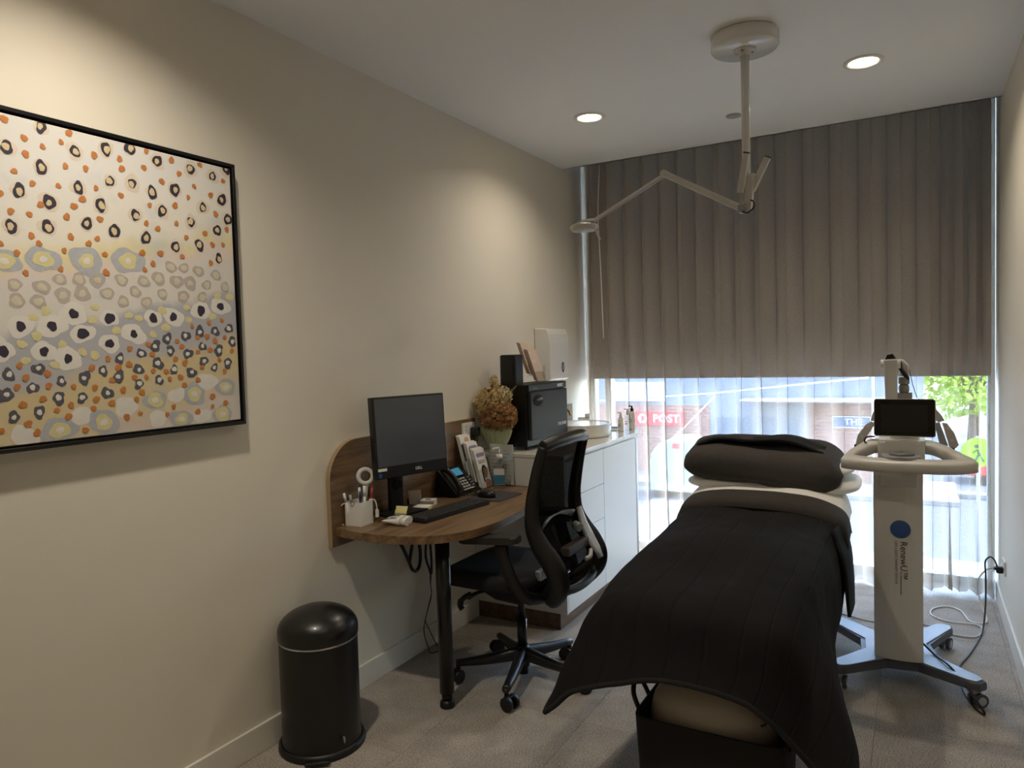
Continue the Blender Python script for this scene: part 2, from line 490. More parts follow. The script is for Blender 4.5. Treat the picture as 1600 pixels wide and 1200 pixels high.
# downlights
DLG = emis('downlight_lens', (1.0, .80, .52, 1), 9.0)
CAN = mat('downlight_can', C(150, 132, 92), .6)
names = ['round recessed downlight in the ceiling above the wash basin', 'round recessed downlight in the ceiling above the light therapy trolley',
         'round recessed downlight above the desk side behind the camera view', 'round recessed downlight on the right behind the camera view']
for k, (x, y) in enumerate(DL):
    t = thing('downlight', names[k], 'downlight', (x, y, H), 0, 'recessed ceiling downlights')
    B(t).lathe([(.084, H-.0005), (.084, H-.005), (.080, H-.007), (.063, H-.006), (.060, H+.002), (.060, H)], (x, y, 0), cap=False).obj('trim_ring', WHITE, t)
    B(t).lathe([(.0605, H-.003), (.054, H+.018), (.046, H+.036)], (x, y, 0), 28, cap=False).obj('reflector', CAN, t)
    B(t).cyl((x, y, H+.035), (x, y, H+.038), .047, n=28).obj('lens', DLG, t)
    ld = bpy.data.lights.new('downlight_lamp', 'AREA'); ld.shape = 'DISK'; ld.size = .09
    ld.energy = [4.3, 4.3, 8.6, 1.0][k]; ld.color = (1.0, .90, .75); ld.spread = math.radians(172)
    lo = bpy.data.objects.new('downlight_lamp', ld); COL.objects.link(lo); lo.parent = t
    lo.location = (0, 0, .033)
sp = thing('sprinkler_cover', 'small flat white disc cover on the ceiling behind the lamp pole', 'ceiling disc', (1.262, 4.04, H))
B(sp).lathe([(.040, H-.001), (.040, H-.006), (.037, H-.008), (.0, H-.009)], (1.262, 4.04, 0), 28).obj('plate', LGREY, sp)
B(sp).lathe([(.043, H), (.043, H-.002), (.040, H-.002)], (1.262, 4.04, 0), 28).obj('rim', WHITE, sp)

# power point on the right wall and on the desk back panel
def outlet(name, label, c, right, up, two=True):
    n = Vector(right).cross(Vector(up))
    t = thing(name, label, 'power outlet', c)
    Mx = frame(c, right, up)
    B(t, Mx).prism(rrect(-.058, -.037, .058, .037, .006), 0, .008, bev=.002).obj('plate', WHITE, t)
    for sx in (-.026, .026):
        B(t, Mx).prism(rrect(sx-.008, .016, sx+.008, .028, .003), .008, .0115).obj('switch', WHITE2, t)
        b = B(t, Mx)
        for q in ((-.006, -.004), (.006, -.004), (0, -.016)):
            b.box((sx+q[0]-.0012, q[1]-.004, .0078), (sx+q[0]+.0012, q[1]+.004, .0085))
        b.obj('socket_slots', BLACK, t)
    return t
outlet('power_outlet', 'white double power outlet on the right wall near the curtain', (W, 4.37, .285), (0, -1, 0), (0, 0, 1))

# ================================================================== OUTSIDE (street one storey down)
GZ = -3.5
ASPH = mat('asphalt', C(90, 95, 104), .9, var=.12, vscale=1.5)
PAVE = mat('pavement', C(122, 123, 122), .9, var=.05, vscale=2)
BRICK = bpy.data.materials.new('brick_facade'); BRICK.use_nodes = True
_t = BRICK.node_tree; _b = _t.nodes['Principled BSDF']; _b.inputs['Roughness'].default_value = .9
_k = _t.nodes.new('ShaderNodeTexBrick'); _k.inputs['Color1'].default_value = C(150, 104, 94); _k.inputs['Color2'].default_value = C(130, 88, 80); _k.inputs['Mortar'].default_value = C(150, 140, 132)
_k.inputs['Scale'].default_value = 2.0
_c = _t.nodes.new('ShaderNodeTexCoord'); _m = _t.nodes.new('ShaderNodeMapping'); _m.inputs['Rotation'].default_value = (PI/2, 0, 0)
_t.links.new(_c.outputs['Object'], _m.inputs['Vector']); _t.links.new(_m.outputs['Vector'], _k.inputs['Vector']); _t.links.new(_k.outputs['Color'], _b.inputs['Base Color'])
FGREY = mat('facade_render', C(124, 131, 144), .7, var=.06, vscale=1.2)
st = struct(B().box((-40, 5.6, GZ-.3), (40, 60, GZ)), 'street_ground', ASPH)
struct(B().box((-40, 24.6, GZ), (3.2, 28, GZ+.16), .02).box((-5.4, 9, GZ), (-3.6, 24.6, GZ+.06), .01), 'pavement_street', PAVE)
struct(B().box((3.2, 26.0, GZ), (40, 26.5, GZ+.16), .02).box((3.2, 31, GZ), (40, 60, GZ+.16), .02), 'pavement_corner', PAVE)
# own building's ledge outside the glass
struct(B().box((-3, 5.0, -.6), (6, 5.55, -.02)), 'window_ledge', PAVE)
bd = thing('street_building', 'two storey grey and brick building across the street', 'building', (-8, 27, GZ))
B(bd).box((-24, 27, GZ), (2.3, 29.5, 6.5)).obj('wall', FGREY, bd)
B(bd).box((-12, 26.93, GZ+.16), (-4.7, 27.0, -.75)).obj('brick_wall', BRICK, bd)
B(bd).box((-1.2, 26.93, GZ+.16), (2.3, 27.0, -.5)).obj('brick_wall', BRICK, bd)
for x, zw in ((-11.2, .35), (-8.6, -.62), (-2.4, .35)):
    w_ = B(bd).box((x, 26.9, zw), (x+2.2, 26.99, zw+.75)).obj('window', mat('far_frame', C(225, 228, 230), .5), bd)
    for q in (0, 1):
        B(bd).box((x+.08+q*1.07, 26.885, zw+.07), (x+1.05+q*1.07, 26.9, zw+.68)).obj('pane', mat('far_pane', C(205, 220, 235), .1), w_)
shop = B(bd).box((-4.6, 26.9, GZ+.4), (-1.6, 26.98, -1.2)).obj('shop_window', mat('shop_glass', C(96, 112, 130), .15), bd)
B(bd).box((-4.9, 26.82, -2.35), (-1.2, 26.9, -1.95)).obj('red_band', mat('sign_red', C(214, 48, 62), .5), bd)
B(bd).box((-3.2, 25.4, -.52), (2.1, 26.95, -.42)).obj('awning_roof', FGREY, bd)
B(bd).box((-3.2, 25.3, -.47), (2.1, 25.4, -.40)).obj('awning_fascia', mat('fascia_white', C(186, 186, 184), .5), bd)
ps = thing('shop_sign', 'red shop sign with white lettering POST on the brick wall outside', 'sign', (-6.67, 26.9, -1.53))
B(ps).box((-7.75, 26.82, -1.56), (-5.62, 26.9, -1.02), .01).obj('panel', MATS['sign_red'], ps)
SW = mat('sign_white', C(214, 214, 214), .6)
text('POST', .42, frame((-6.32, 26.815, -1.29), (1, 0, 0), (0, 0, 1)), SW, 'lettering', ps, ps, .004, 1.05, .012)
bq = B(ps)
bq.prism(arc((-7.27, -1.29), .18, 0, 2*PI*31/32, 31), 26.81, 26.82, axis='y')
bq.obj('round_emblem', SW, ps)
B(ps).prism([(-7.31, -1.47), (-7.27, -1.47), (-7.27, -1.38)] + arc((-7.27, -1.27), .10, -PI/2, PI/2, 10) + [(-7.31, -1.17)], 26.802, 26.811, axis='y').obj('emblem_centre', MATS['sign_red'], ps)
ts = thing('shop_sign', 'small blue street sign with white border reading THE outside', 'sign', (.05, 26.9, -1.46))
B(ts).box((-.45, 26.85, -1.47), (.75, 26.9, -1.07), .005).obj('border', SW, ts)
B(ts).box((-.42, 26.84, -1.44), (.72, 26.851, -1.10)).obj('panel', mat('sign_blue', C(72, 100, 140), .5), ts)
text('THE', .30, frame((.22, 26.835, -1.27), (1, 0, 0), (0, 0, 1)), SW, 'lettering', ts, ts, .004, 1.05, .006)
# pale round-topped van by the post shop
vn = thing('parked_van', 'pale rounded van parked in front of the brick shop outside', 'van', (-4.6, 24.0, GZ))
VP = mat('van_paint', C(150, 170, 168), .4)
prof = [(-5.5, -3.2), (-3.7, -3.2), (-3.7, -2.2)] + [(-4.6 + .9*math.cos(a), -2.2 + .72*math.sin(a)) for a in [PI*k/12 for k in range(1, 12)]] + [(-5.5, -2.2)]
vb = B(vn).prism(prof, 22.4, 24.0, axis='y', bev=.06, seg=3).obj('body', VP, vn)
B(vn).box((-5.3, 22.375, -3.15), (-3.9, 22.41, -2.95), .02).obj('bumper', MATS['far_frame'], vn)
B(vn).box((-4.72, 22.36, -1.78), (-4.5, 22.40, -1.62)).obj('badge', MATS['sign_red'], vn)
for x in (-5.4, -4.0):
    for y in (22.75, 23.65):
        B(vn).cyl((x, y, GZ+.32), (x+.2, y, GZ+.32), .32, n=18).obj('wheel', BLACK, vn)
# white cables of the street shade sail
def cable(label, a, b, r):
    return tag(B().tube([a, (Vector(a)+Vector(b))/2 + Vector((0, 0, -.06)), b], r, 6).obj('shade_sail_cable', MATS['fascia_white']), label, 'cable', 'shade sail cables outside')
cable('thick white cable rising gently across the street view', (-5.6, 18.0, .05), (1.25, 16.2, .72), .024)
cable('thin white cable slanting steeply across the POST sign', (-3.9, 17.9, -1.35), (-2.25, 17.9, .22), .018)
pl = thing('sail_pole', 'slim white pole standing across the street outside', 'pole', (1.33, 16.3, GZ))
B(pl).cyl((1.33, 16.3, GZ), (1.33, 16.3, .75), .03).obj('shaft', MATS['fascia_white'], pl)
B(pl).cyl((1.33, 16.3, GZ), (1.33, 16.3, GZ+.03), .13).obj('base_plate', LGREY, pl)
p2 = thing('sail_pole', 'slim white pole at the far left end of the shade cables outside', 'pole', (-5.7, 18.0, GZ))
B(p2).cyl((-5.7, 18.0, GZ), (-5.7, 18.0, .1), .05).obj('shaft', MATS['fascia_white'], p2)
B(p2).cyl((-5.7, 18.0, GZ), (-5.7, 18.0, GZ+.03), .13).obj('base_plate', LGREY, p2)
# round fluorescent pedestrian sign
pg = thing('crossing_sign', 'round fluorescent yellow pedestrian sign on a grey post outside', 'street sign', (3.24, 18.0, GZ))
B(pg).cyl((3.24, 18.06, GZ), (3.24, 18.06, -.66), .035).obj('post', LGREY, pg)
B(pg).cyl((3.24, 18.02, -.96), (3.24, 17.99, -.96), .31, n=32).obj('disc', mat('fluoro', C(140, 190, 12), .5), pg)
fb = B(pg)
FM = frame((3.24, 17.985, -.96), (1, 0, 0), (0, 0, 1))
fb.M = FM
for a, b_, r in (((-.02, .06, 0), (.02, -.06, 0), .035), ((.02, -.05, 0), (.1, -.2, 0), .025), ((0, -.05, 0), (-.08, -.2, 0), .025), ((-.02, .05, 0), (-.1, -.02, 0), .02)):
    fb.tube([a, b_], r, 6, flat=.15)
fb.cyl((-.03, .13, -.004), (-.03, .13, .004), .04)
fb.obj('walking_figure', GREYP, pg)
# trees
LEAF = cloth('tree_leaf', C(164, 192, 84), 0, .35)
LEAF2 = cloth('tree_leaf_dark', C(84, 122, 58), 0, .3)
BARK = mat('bark', C(104, 92, 80), .9, var=.3)
def tree(label, x, y, h, rad, m_, seed, n=1500):
    r = random.Random(seed)
    t = thing('street_tree', label, 'tree', (x, y, GZ))
    b = B(t); b.tube([(x, y, GZ), (x+.1, y, GZ+h*.4), (x, y, GZ+h*.75)], [.16, .12, .05], 8)
    for q in range(6):
        a = q*1.05; b.tube([(x+.05, y, GZ+h*.42), (x+rad*.6*math.cos(a), y+rad*.6*math.sin(a), GZ+h*.72)], [.06, .02], 5)
    b.obj('trunk', BARK, t)
    b = B(t)
    for q in range(n):
        v = Vector((r.gauss(0, 1), r.gauss(0, 1), r.gauss(0, 1))).normalized() * (r.random() ** .4)
        c = Vector((x + v.x*rad, y + v.y*rad, GZ + h*.68 + v.z*h*.36))
        c += noise.noise_vector(c*.8)*.5
        s = r.uniform(.09, .2); d1 = Vector((r.gauss(0,1), r.gauss(0,1), r.gauss(0,1))).normalized()*s; d2 = d1.orthogonal().normalized()*s*.55
        b.poly([c-d1, c+d2, c+d1, c-d2])
    tag(b.obj('foliage', m_, t), None, kind='stuff')
tree('bright green leafy tree across the street at the right', 3.9, 33, 6.2, 2.3, LEAF, 1, 2600)
tree('darker green tree standing further back at the far right', 6.9, 37, 6.6, 2.6, LEAF2, 2, 2200)
tree('small pale green tree beside the grey building corner', 4.6, 42, 5.4, 1.8, LEAF, 3, 900)
cr_ = thing('parked_car', 'red parked car glimpsed below the street trees', 'car', (5.0, 29.2, GZ))
B(cr_).prism([(3.6, GZ+.3), (6.6, GZ+.3), (6.7, GZ+.75), (6.0, GZ+.85), (5.6, GZ+1.35), (4.4, GZ+1.38), (3.9, GZ+.9), (3.5, GZ+.8)], 28.6, 30.2, axis='y', bev=.08, seg=3).obj('body', mat('car_red', C(196, 70, 66), .3), cr_)
B(cr_).prism([(4.1, GZ+.92), (5.85, GZ+.9), (5.55, GZ+1.27), (4.45, GZ+1.29)], 28.57, 28.6, axis='y').obj('side_glass', MATS['shop_glass'], cr_)
for x in (4.1, 6.0):
    for y in (28.65, 29.95):
        B(cr_).cyl((x, y, GZ+.31), (x, y+.2, GZ+.31), .31, n=18).obj('wheel', BLACK, cr_)
# ================================================================== PAINTING
PAINT={'ring':[(1106,2105),(1016,2030),(1194,2060),(1285,2087),(1360,2107),(1450,2088),(1569,2086),(1653,2080),(1711,2115),(1100,1995),(1198,1958),(1292,1994),(1362,2001),(1427,1985),(1507,2008),(1687,2006),(1040,1922),(1116,1904),(1260,1919),(1367,1906),(1458,1932),(1609,1968),(1708,1942),(1561,1912),(1662,1898),(1016,1823),(1108,1835),(1217,1859),(1298,1848),(1398,1840),(1499,1824),(1589,1839),(1663,1803)],'orange':[(1014,2103),(1180,2108),(1061,2065),(1157,2077),(1107,2053),(1062,2023),(1249,2061),(1326,2067),(1414,2110),(1500,2101),(1605,2108),(1031,1971),(1165,2012),(1222,2017),(1331,2039),(1403,2057),(1525,2063),(1075,1947),(1143,1953),(1249,1966),(1462,2026),(1579,2032),(1695,2072),(1324,1958),(1208,1927),(1183,1903),(1093,1893),(1416,1944),(1505,1957),(1555,1992),(1642,2014),(1659,1953),(1017,1863),(1063,1862),(1161,1870),(1256,1877),(1402,1886),(1440,1874),(1507,1900),(1701,1906),(1065,1805),(1169,1815),(1245,1819),(1219,1802),(1083,1786),(1540,1859),(1613,1882),(1640,1846),(1683,1852),(1026,1754),(1149,1774),(1265,1775),(1383,1792),(1445,1797),(1522,1795),(1418,1762),(1389,1741),(1137,1721),(1266,1722),(1045,1703),(1630,1784),(994,1907),(987,1775),(1016,1454),(1030,1421),(1086,1430),(1007,1397),(1087,1396),(1154,1390),(1208,1442),(1257,1467),(1266,1403),(1214,1384),(1326,1497),(1388,1509),(1287,1440),(1322,1449),(1399,1478),(1488,1519),(1504,1502),(1546,1568),(1612,1581),(1663,1591),(1479,1462),(1513,1448),(1444,1422),(1400,1426),(1376,1407),(1337,1409),(1455,1398),(1494,1402),(1563,1483),(1565,1531),(1601,1535),(1632,1520),(1672,1532),(1611,1489),(1699,1485),(1646,1455),(1577,1431),(1665,1415),(1559,1390),(1507,1376),(1299,1372),(1359,1361),(1216,1349),(1070,1361),(1019,1349),(1105,1327),(1144,1338),(1262,1335),(1340,1340),(1207,1323),(1135,1306),(1029,1296),(1050,1270),(1306,1289),(1349,1296),(1180,1263),(1464,1308),(1440,1285),(1612,1331),(1610,1297),(1552,1284),(1663,1305),(964,1284)],'big':[(994,1730),(1092,1744),(1210,1751),(1336,1763),(1110,1270),(1235,1280),(1402,1334),(1543,1343),(1667,1359),(1491,1265),(1649,1266)],'grey':[(1479,1757),(1526,1758),(1581,1752),(1649,1744),(1016,1669),(1084,1667),(1133,1692),(1186,1696),(1239,1698),(1312,1703),(1384,1704),(1434,1717),(1498,1712),(1547,1710),(1610,1708),(1683,1705),(1019,1627),(1073,1627),(1139,1648),(1193,1656),(1266,1660),(1354,1670),(1445,1668),(1519,1664),(1591,1665),(1314,1638),(1389,1639)],'dark':[(1025,1559),(1105,1561),(1165,1597),(1269,1587),(1188,1541),(1342,1541),(1409,1591),(1479,1597),(1583,1621),(1661,1638),(1265,1512),(1143,1470),(1080,1491),(977,1493)],'yellow':[(1057,1584),(1091,1603),(1228,1618),(1217,1581),(1329,1597),(1361,1590),(1288,1551),(1441,1616),(1529,1629),(1406,1540),(1450,1563),(1534,1589),(1627,1603),(1064,1533),(1129,1511),(1025,1511),(1184,1488),(1219,1478),(1107,1453),(1032,1467),(1701,1673),(1652,1675)],'ringl':[(988,1431),(1063,1444),(1121,1407),(1186,1414),(1241,1432),(1287,1412),(1293,1467),(1351,1433),(1363,1482),(1411,1504),(1453,1528),(1463,1489),(1417,1449),(1472,1427),(1521,1536),(1526,1478),(1574,1551),(1635,1553),(1692,1563),(1582,1501),(1645,1487),(1702,1517),(1584,1452),(1625,1429),(1680,1442),(1535,1415),(1418,1396),(1350,1387),(1250,1366),(1176,1357),(1112,1360),(1046,1393),(979,1377),(995,1318),(1059,1326)],'white':[(1306,1319),(1169,1303),(1478,1344),(1409,1275),(1594,1382),(1019,1263),(1569,1268)]}
pt = thing('framed_painting', 'large abstract dotted painting in a black floater frame on the left wall', 'painting', (0, 1.29, 1.225))
FY0, FY1, FZ0, FZ1 = .83, 1.744, 1.224, 2.137
for (a, b_) in (((0, FY0, FZ0), (.042, FY1, FZ0+.012)), ((0, FY0, FZ1-.012), (.042, FY1, FZ1)), ((0, FY0, FZ0+.012), (.042, FY0+.012, FZ1-.012)), ((0, FY1-.012, FZ0+.012), (.042, FY1, FZ1-.012))):
    B(pt).box(a, b_, .0015, 1).obj('frame_side', BLACKM, pt)
B(pt).box((.001, FY0+.012, FZ0+.012), (.012, FY1-.012, FZ1-.012)).obj('backing', BLACKM, pt)
# canvas ground: whites on top, yellow and grey bands, ochre band, pink foot (paint colours)
CV = bpy.data.materials.new('canvas_ground'); CV.use_nodes = True
_t = CV.node_tree; _b = _t.nodes['Principled BSDF']; _b.inputs['Roughness'].default_value = .75
_c = _t.nodes.new('ShaderNodeTexCoord'); _sx = _t.nodes.new('ShaderNodeSeparateXYZ'); _t.links.new(_c.outputs['Object'], _sx.inputs[0])
def _math(op, a, b_):
    n = _t.nodes.new('ShaderNodeMath'); n.operation = op
    for i, v in ((0, a), (1, b_)):
        if isinstance(v, (int, float)): n.inputs[i].default_value = v
        else: _t.links.new(v, n.inputs[i])
    return n.outputs[0]
_n = _t.nodes.new('ShaderNodeTexNoise'); _n.inputs['Scale'].default_value = 7; _n.inputs['Detail'].default_value = 6
_t.links.new(_c.outputs['Object'], _n.inputs['Vector'])
_h = _math('ADD', _sx.outputs['Z'], _math('MULTIPLY', _sx.outputs['Y'], -.20))      # bands tilt slightly
_h = _math('ADD', _h, _math('MULTIPLY', _math('SUBTRACT', _n.outputs['Fac'], .5), .16))
_r = _t.nodes.new('ShaderNodeValToRGB'); _e = _r.color_ramp.elements
_e[0].position = 0; _e[0].color = C(206, 198, 186); _e[1].position = 1; _e[1].color = C(212, 210, 204)
for p, c_ in ((.03, C(208, 190, 176)), (.07, C(206, 192, 158)), (.19, C(204, 186, 142)), (.235, C(176, 175, 178)), (.355, C(170, 171, 178)), (.385, C(210, 205, 197)), (.50, C(208, 203, 196)), (.53, C(214, 199, 189)), (.558, C(218, 206, 158)), (.60, C(222, 216, 202)), (.80, C(216, 214, 210))):
    q = _e.new(p); q.color = c_
_t.links.new(_h, _r.inputs['Fac'])
_n2 = _t.nodes.new('ShaderNodeTexNoise'); _n2.inputs['Scale'].default_value = 5.5; _n2.inputs['Detail'].default_value = 5
_mp = _t.nodes.new('ShaderNodeMapping'); _mp.inputs['Location'].default_value = (3, 5, 1); _t.links.new(_c.outputs['Object'], _mp.inputs['Vector']); _t.links.new(_mp.outputs['Vector'], _n2.inputs['Vector'])
_mr = _t.nodes.new('ShaderNodeMapRange'); _mr.inputs['From Min'].default_value = .58; _mr.inputs['From Max'].default_value = .74; _mr.inputs['To Max'].default_value = .55
_t.links.new(_n2.outputs['Fac'], _mr.inputs['Value'])
_mx = _t.nodes.new('ShaderNodeMix'); _mx.data_type = 'RGBA'; _mx.inputs[7].default_value = C(168, 186, 200)
_t.links.new(_mr.outputs[0], _mx.inputs[0]); _t.links.new(_r.outputs['Color'], _mx.inputs[6]); _t.links.new(_mx.outputs[2], _b.inputs['Base Color'])
cvs = B(pt).box((.012, FY0+.018, FZ0+.018), (.036, FY1-.018, FZ1-.018), .002, 1).obj('canvas', CV, pt)
PNAVY = mat('paint_navy', C(50, 44, 58), .7, var=.2, vscale=60); PCREAM = mat('paint_cream', C(206, 188, 150), .7, var=.12, vscale=60)
PORAN = mat('paint_orange', C(188, 120, 62), .7, var=.25, vscale=70); PHALO = mat('paint_halo', C(214, 201, 184), .75, var=.06, vscale=50)
PGREY = mat('paint_grey', C(176, 168, 158), .75, var=.1, vscale=60); PGREYC = mat('paint_stone', C(200, 190, 170), .75, var=.1, vscale=60)
PBLUE = mat('paint_blue_grey', C(172, 174, 180), .75, var=.15, vscale=70); PYEL = mat('paint_yellow', C(208, 198, 148), .75, var=.1, vscale=60)
PWHT = mat('paint_white', C(216, 212, 204), .75, var=.06, vscale=50); PSLATE = mat('paint_slate', C(84, 84, 92), .75, var=.25, vscale=80)
CY0, CY1, CZ0, CZ1 = FY0+.019, FY1-.019, FZ0+.019, FZ1-.019
prn = random.Random(11)
# the part of the canvas beyond the picture's left edge carries on in the same way
for k, (zlo, zhi, cnt) in dict(ring=(1.72, 2.1, 9), orange=(1.26, 2.1, 30), grey=(1.58, 1.7, 8), dark=(1.44, 1.58, 5), yellow=(1.44, 1.58, 6), ringl=(1.28, 1.46, 8), big=(1.25, 1.3, 2)).items():
    for q in range(cnt): PAINT[k].append((int(prn.uniform(850, 960)), int(prn.uniform(zlo, zhi)*1000)))
LAY = [0]
def blobs(name, pts, ry, rz, m_, x, hole=None, jit=.16, lumps=16):
    b = B(pt)
    for (y, z) in pts:
        y /= 1000; z /= 1000
        a0 = prn.uniform(0, 6.28); tilt = prn.uniform(-.4, .2); s = prn.uniform(.82, 1.15)
        ring = []
        ph = [prn.uniform(0, 6.28) for q in range(3)]
        for k in range(lumps):
            a = a0 + 2*PI*k/lumps; r = s*(1 + jit*(.6*math.sin(2*a+ph[0]) + .5*math.sin(3*a+ph[1]) + .35*math.sin(5*a+ph[2])))
            u, v = ry*r*math.cos(a), rz*r*math.sin(a)
            yy = y + u*math.cos(tilt) - v*math.sin(tilt); zz = z + u*math.sin(tilt) + v*math.cos(tilt)
            ring.append((x, min(max(yy, CY0), CY1), min(max(zz, CZ0), CZ1)))
        c = (x + .0003, min(max(y, CY0), CY1), min(max(z, CZ0), CZ1))
        b._add(ring + [c], [(k, (k+1) % lumps, lumps) for k in range(lumps)])
    o = b.obj(name, m_, pt); o['kind'] = 'stuff'
    return o
X0 = .0363
def sh(l, a, b_): return [(y + prn.randint(-a, a), z + prn.randint(-b_, b_)) for (y, z) in l]
blobs('pale_halos', PAINT['ring'], .024, .024, PHALO, X0)
blobs('blue_grey_patches', PAINT['big'], .046, .036, PBLUE, X0, lumps=22)
blobs('yellow_hearts', PAINT['big'], .026, .022, PYEL, X0+.0004)
blobs('white_hearts', PAINT['big'], .012, .010, PWHT, X0+.0008)
blobs('grey_spots', PAINT['grey'], .022, .020, PGREY, X0)
blobs('stone_spots', PAINT['grey'], .012, .011, PGREYC, X0+.0004)
blobs('white_patches', PAINT['dark'] + PAINT['white'], .036, .028, PWHT, X0, lumps=20)
blobs('yellow_spots', PAINT['yellow'], .014, .012, PYEL, X0+.0003)
blobs('navy_eyes', PAINT['dark'], .0140, .0145, PNAVY, X0+.0006)
blobs('navy_rings', PAINT['ring'], .0150, .0190, PNAVY, X0+.0006)
blobs('cream_hearts', sh(PAINT['ring'], 3, 3), .0085, .0100, PCREAM, X0+.0010)
blobs('slate_rings', PAINT['ringl'], .0165, .0165, PSLATE, X0+.0006, jit=.25)
blobs('chalk_hearts', sh(PAINT['ringl'], 2, 2), .0075, .0075, PWHT, X0+.0010)
blobs('orange_dots', PAINT['orange'], .0092, .0092, PORAN, X0+.0008)

# ================================================================== DESK
ZD = .745
dk = thing('desk', 'walnut wall mounted desk with a rounded bean shaped top', 'desk', (.25, 2.75, 0))
edge = smooth_path([(.024, 2.185, 0), (.15, 2.168, 0), (.29, 2.172, 0), (.40, 2.20, 0), (.50, 2.265, 0), (.565, 2.37, 0), (.592, 2.51, 0), (.588, 2.69, 0), (.560, 2.87, 0), (.50, 3.04, 0), (.435, 3.18, 0), (.40, 3.284, 0)], 5)
poly = [(p.x, p.y) for p in edge] + [(.024, 3.284)]
B(dk).prism(poly, ZD-.033, ZD, bev=.0015, seg=1).obj('desktop', WALN, dk)
# back panel with a large rounded upper corner
pp = [(2.165, .665), (3.284, .665), (3.284, 1.10)] + [(2.165 + .165 + .165*math.cos(a), 1.10 - .165 + .165*math.sin(a)) for a in [PI/2 + (PI/2)*k/12 for k in range(13)]]
B(dk).prism(pp, .001, .023, axis='x', bev=.0012, seg=1).obj('back_panel', WALN, dk)
edgeb = [(2.1645, .665)] + [(2.165 + .165 + .1655*math.cos(a), 1.10 - .165 + .1655*math.sin(a)) for a in [PI - (PI/2)*k/12 for k in range(13)]] + [(3.284, 1.1005)]
b = B(dk)
for q in range(len(edgeb)-1):
    (y0, z0), (y1, z1) = edgeb[q], edgeb[q+1]
    b._add([(.001, y0, z0), (.0225, y0, z0), (.0225, y1, z1), (.001, y1, z1)], [(0, 1, 2, 3)])
b.obj('edge_band', mat('edge_band', C(166, 140, 110), .5), dk)
LX, LY = .432, 2.365
B(dk).cyl((LX, LY, .06), (LX, LY, ZD-.033), .030, n=28).obj('leg', BLACKM, dk)
lf = B(dk).cyl((LX, LY, .03), (LX, LY, .062), .022, n=24).lathe([(.030, 0), (.032, .006), (.030, .022), (.020, .032)], (LX, LY, 0)).obj('leg_foot', BLACK, dk)
outlet('power_outlet', 'white power outlet on the walnut panel behind the desk vase', (.023, 3.205, 1.045), (0, 1, 0), (0, 0, 1))
pk = thing('power_plug', 'black plug in the outlet beside the desk vase', 'plug', (.03, 3.22, 1.0))
B(pk).box((.0312, 3.215, 1.005), (.075, 3.255, 1.055), .008).obj('body', BLACK, pk)
B(pk).tube(smooth_path([(.06, 3.235, 1.01), (.062, 3.235, .98), (.05, 3.23, .90), (.045, 3.20, .80), (.045, 3.15, .752)], 5), .004, 7).obj('lead', BLACK, pk)
cc = tag(B().box((0, 2.48, .585), (.012, 2.502, .711), .003).obj('cable_cover', WHITE), 'short cream cable cover on the wall under the desk', 'cable cover')

# cables under the desk
def cord(name, label, pts, r, m_, cat='cable', n=7):
    return tag(B().tube(smooth_path(pts, 6), r, n).obj(name, m_), label, cat)
cord('cable_loop', 'thick black looped cable bundle hanging under the desk', [(.012, 2.470, .620), (.05, 2.49, .626), (.05, 2.568, .588), (.05, 2.625, .496), (.05, 2.652, .445), (.05, 2.685, .428), (.05, 2.712, .455), (.05, 2.718, .52), (.05, 2.70, .59), (.05, 2.685, .64), (.05, 2.67, .59), (.05, 2.645, .52), (.05, 2.632, .475)], .0085, BLACK)
cord('cable_loop', 'narrow black cable coil hanging beside the desk leg', [(.05, 2.80, .71), (.05, 2.785, .60), (.05, 2.765, .53), (.05, 2.762, .47), (.05, 2.785, .41), (.05, 2.80, .38), (.05, 2.805, .45), (.05, 2.80, .55), (.05, 2.81, .705)], .006, BLACK)
cord('thin_cable', 'thin black wire dropping from the desk to the floor', [(.05, 2.79, .40), (.05, 2.79, .34), (.05, 2.795, .275), (.05, 2.765, .22), (.05, 2.742, .18), (.05, 2.725, .13), (.05, 2.735, .08), (.055, 2.75, .03), (.06, 2.76, .003), (.09, 2.80, .004)], .0022, BLACK)
cord('thin_cable', 'second thin black wire twisting down beside the desk leg', [(.055, 2.795, .40), (.055, 2.785, .33), (.055, 2.788, .285), (.055, 2.745, .20), (.055, 2.735, .165), (.055, 2.765, .11), (.055, 2.80, .05), (.06, 2.83, .004)], .0022, BLACK)

# ---- monitor
mL, mR = Vector((.132, 2.330, .925)), Vector((.246, 2.694, .925))
mr_ = (mR - mL).normalized(); mw = (mR - mL).length; mh = .352
mo = thing('monitor', 'black desktop monitor with a dark blank screen on the walnut desk', 'monitor', (.10, 2.53, ZD))
tilt = .06
mup = (Vector((0, 0, 1)) + Vector((-mr_.y, mr_.x, 0))*tilt).normalized()
MM = frame(mL, mr_, mup)
BEZ = mat('monitor_bezel', C(22, 22, 24), .4)
SCR = mat('dark_screen', C(82, 86, 94), .3, coat=.3)
pnl = B(mo, MM).box((0, 0, -.035), (mw, mh, 0), .004).box((.08, .06, -.055), (mw-.08, mh-.08, -.035), .01).obj('panel', BEZ, mo)
B(mo, MM).box((.010, .052, 0), (mw-.008, mh-.009, .0012)).obj('screen', SCR, pnl)
text('DELL', .017, MM @ Matrix.Translation((mw*.57, .026, .0015)), mat('logo_silver', C(205, 205, 205), .3), 'logo', mo, pnl, .0004, .95, .0004)
B(mo, MM).box((.008, .034, .0), (.052, .046, .0015)).obj('white_sticker', PAPER, pnl)
B(mo, MM).box((.010, .008, .0), (.026, .026, .0012)).obj('blue_sticker', mat('sticker_blue', C(44, 78, 150), .4), pnl)
sb = Vector((.105, 2.52, 0)); nd = Vector((mr_.y, -mr_.x, 0))
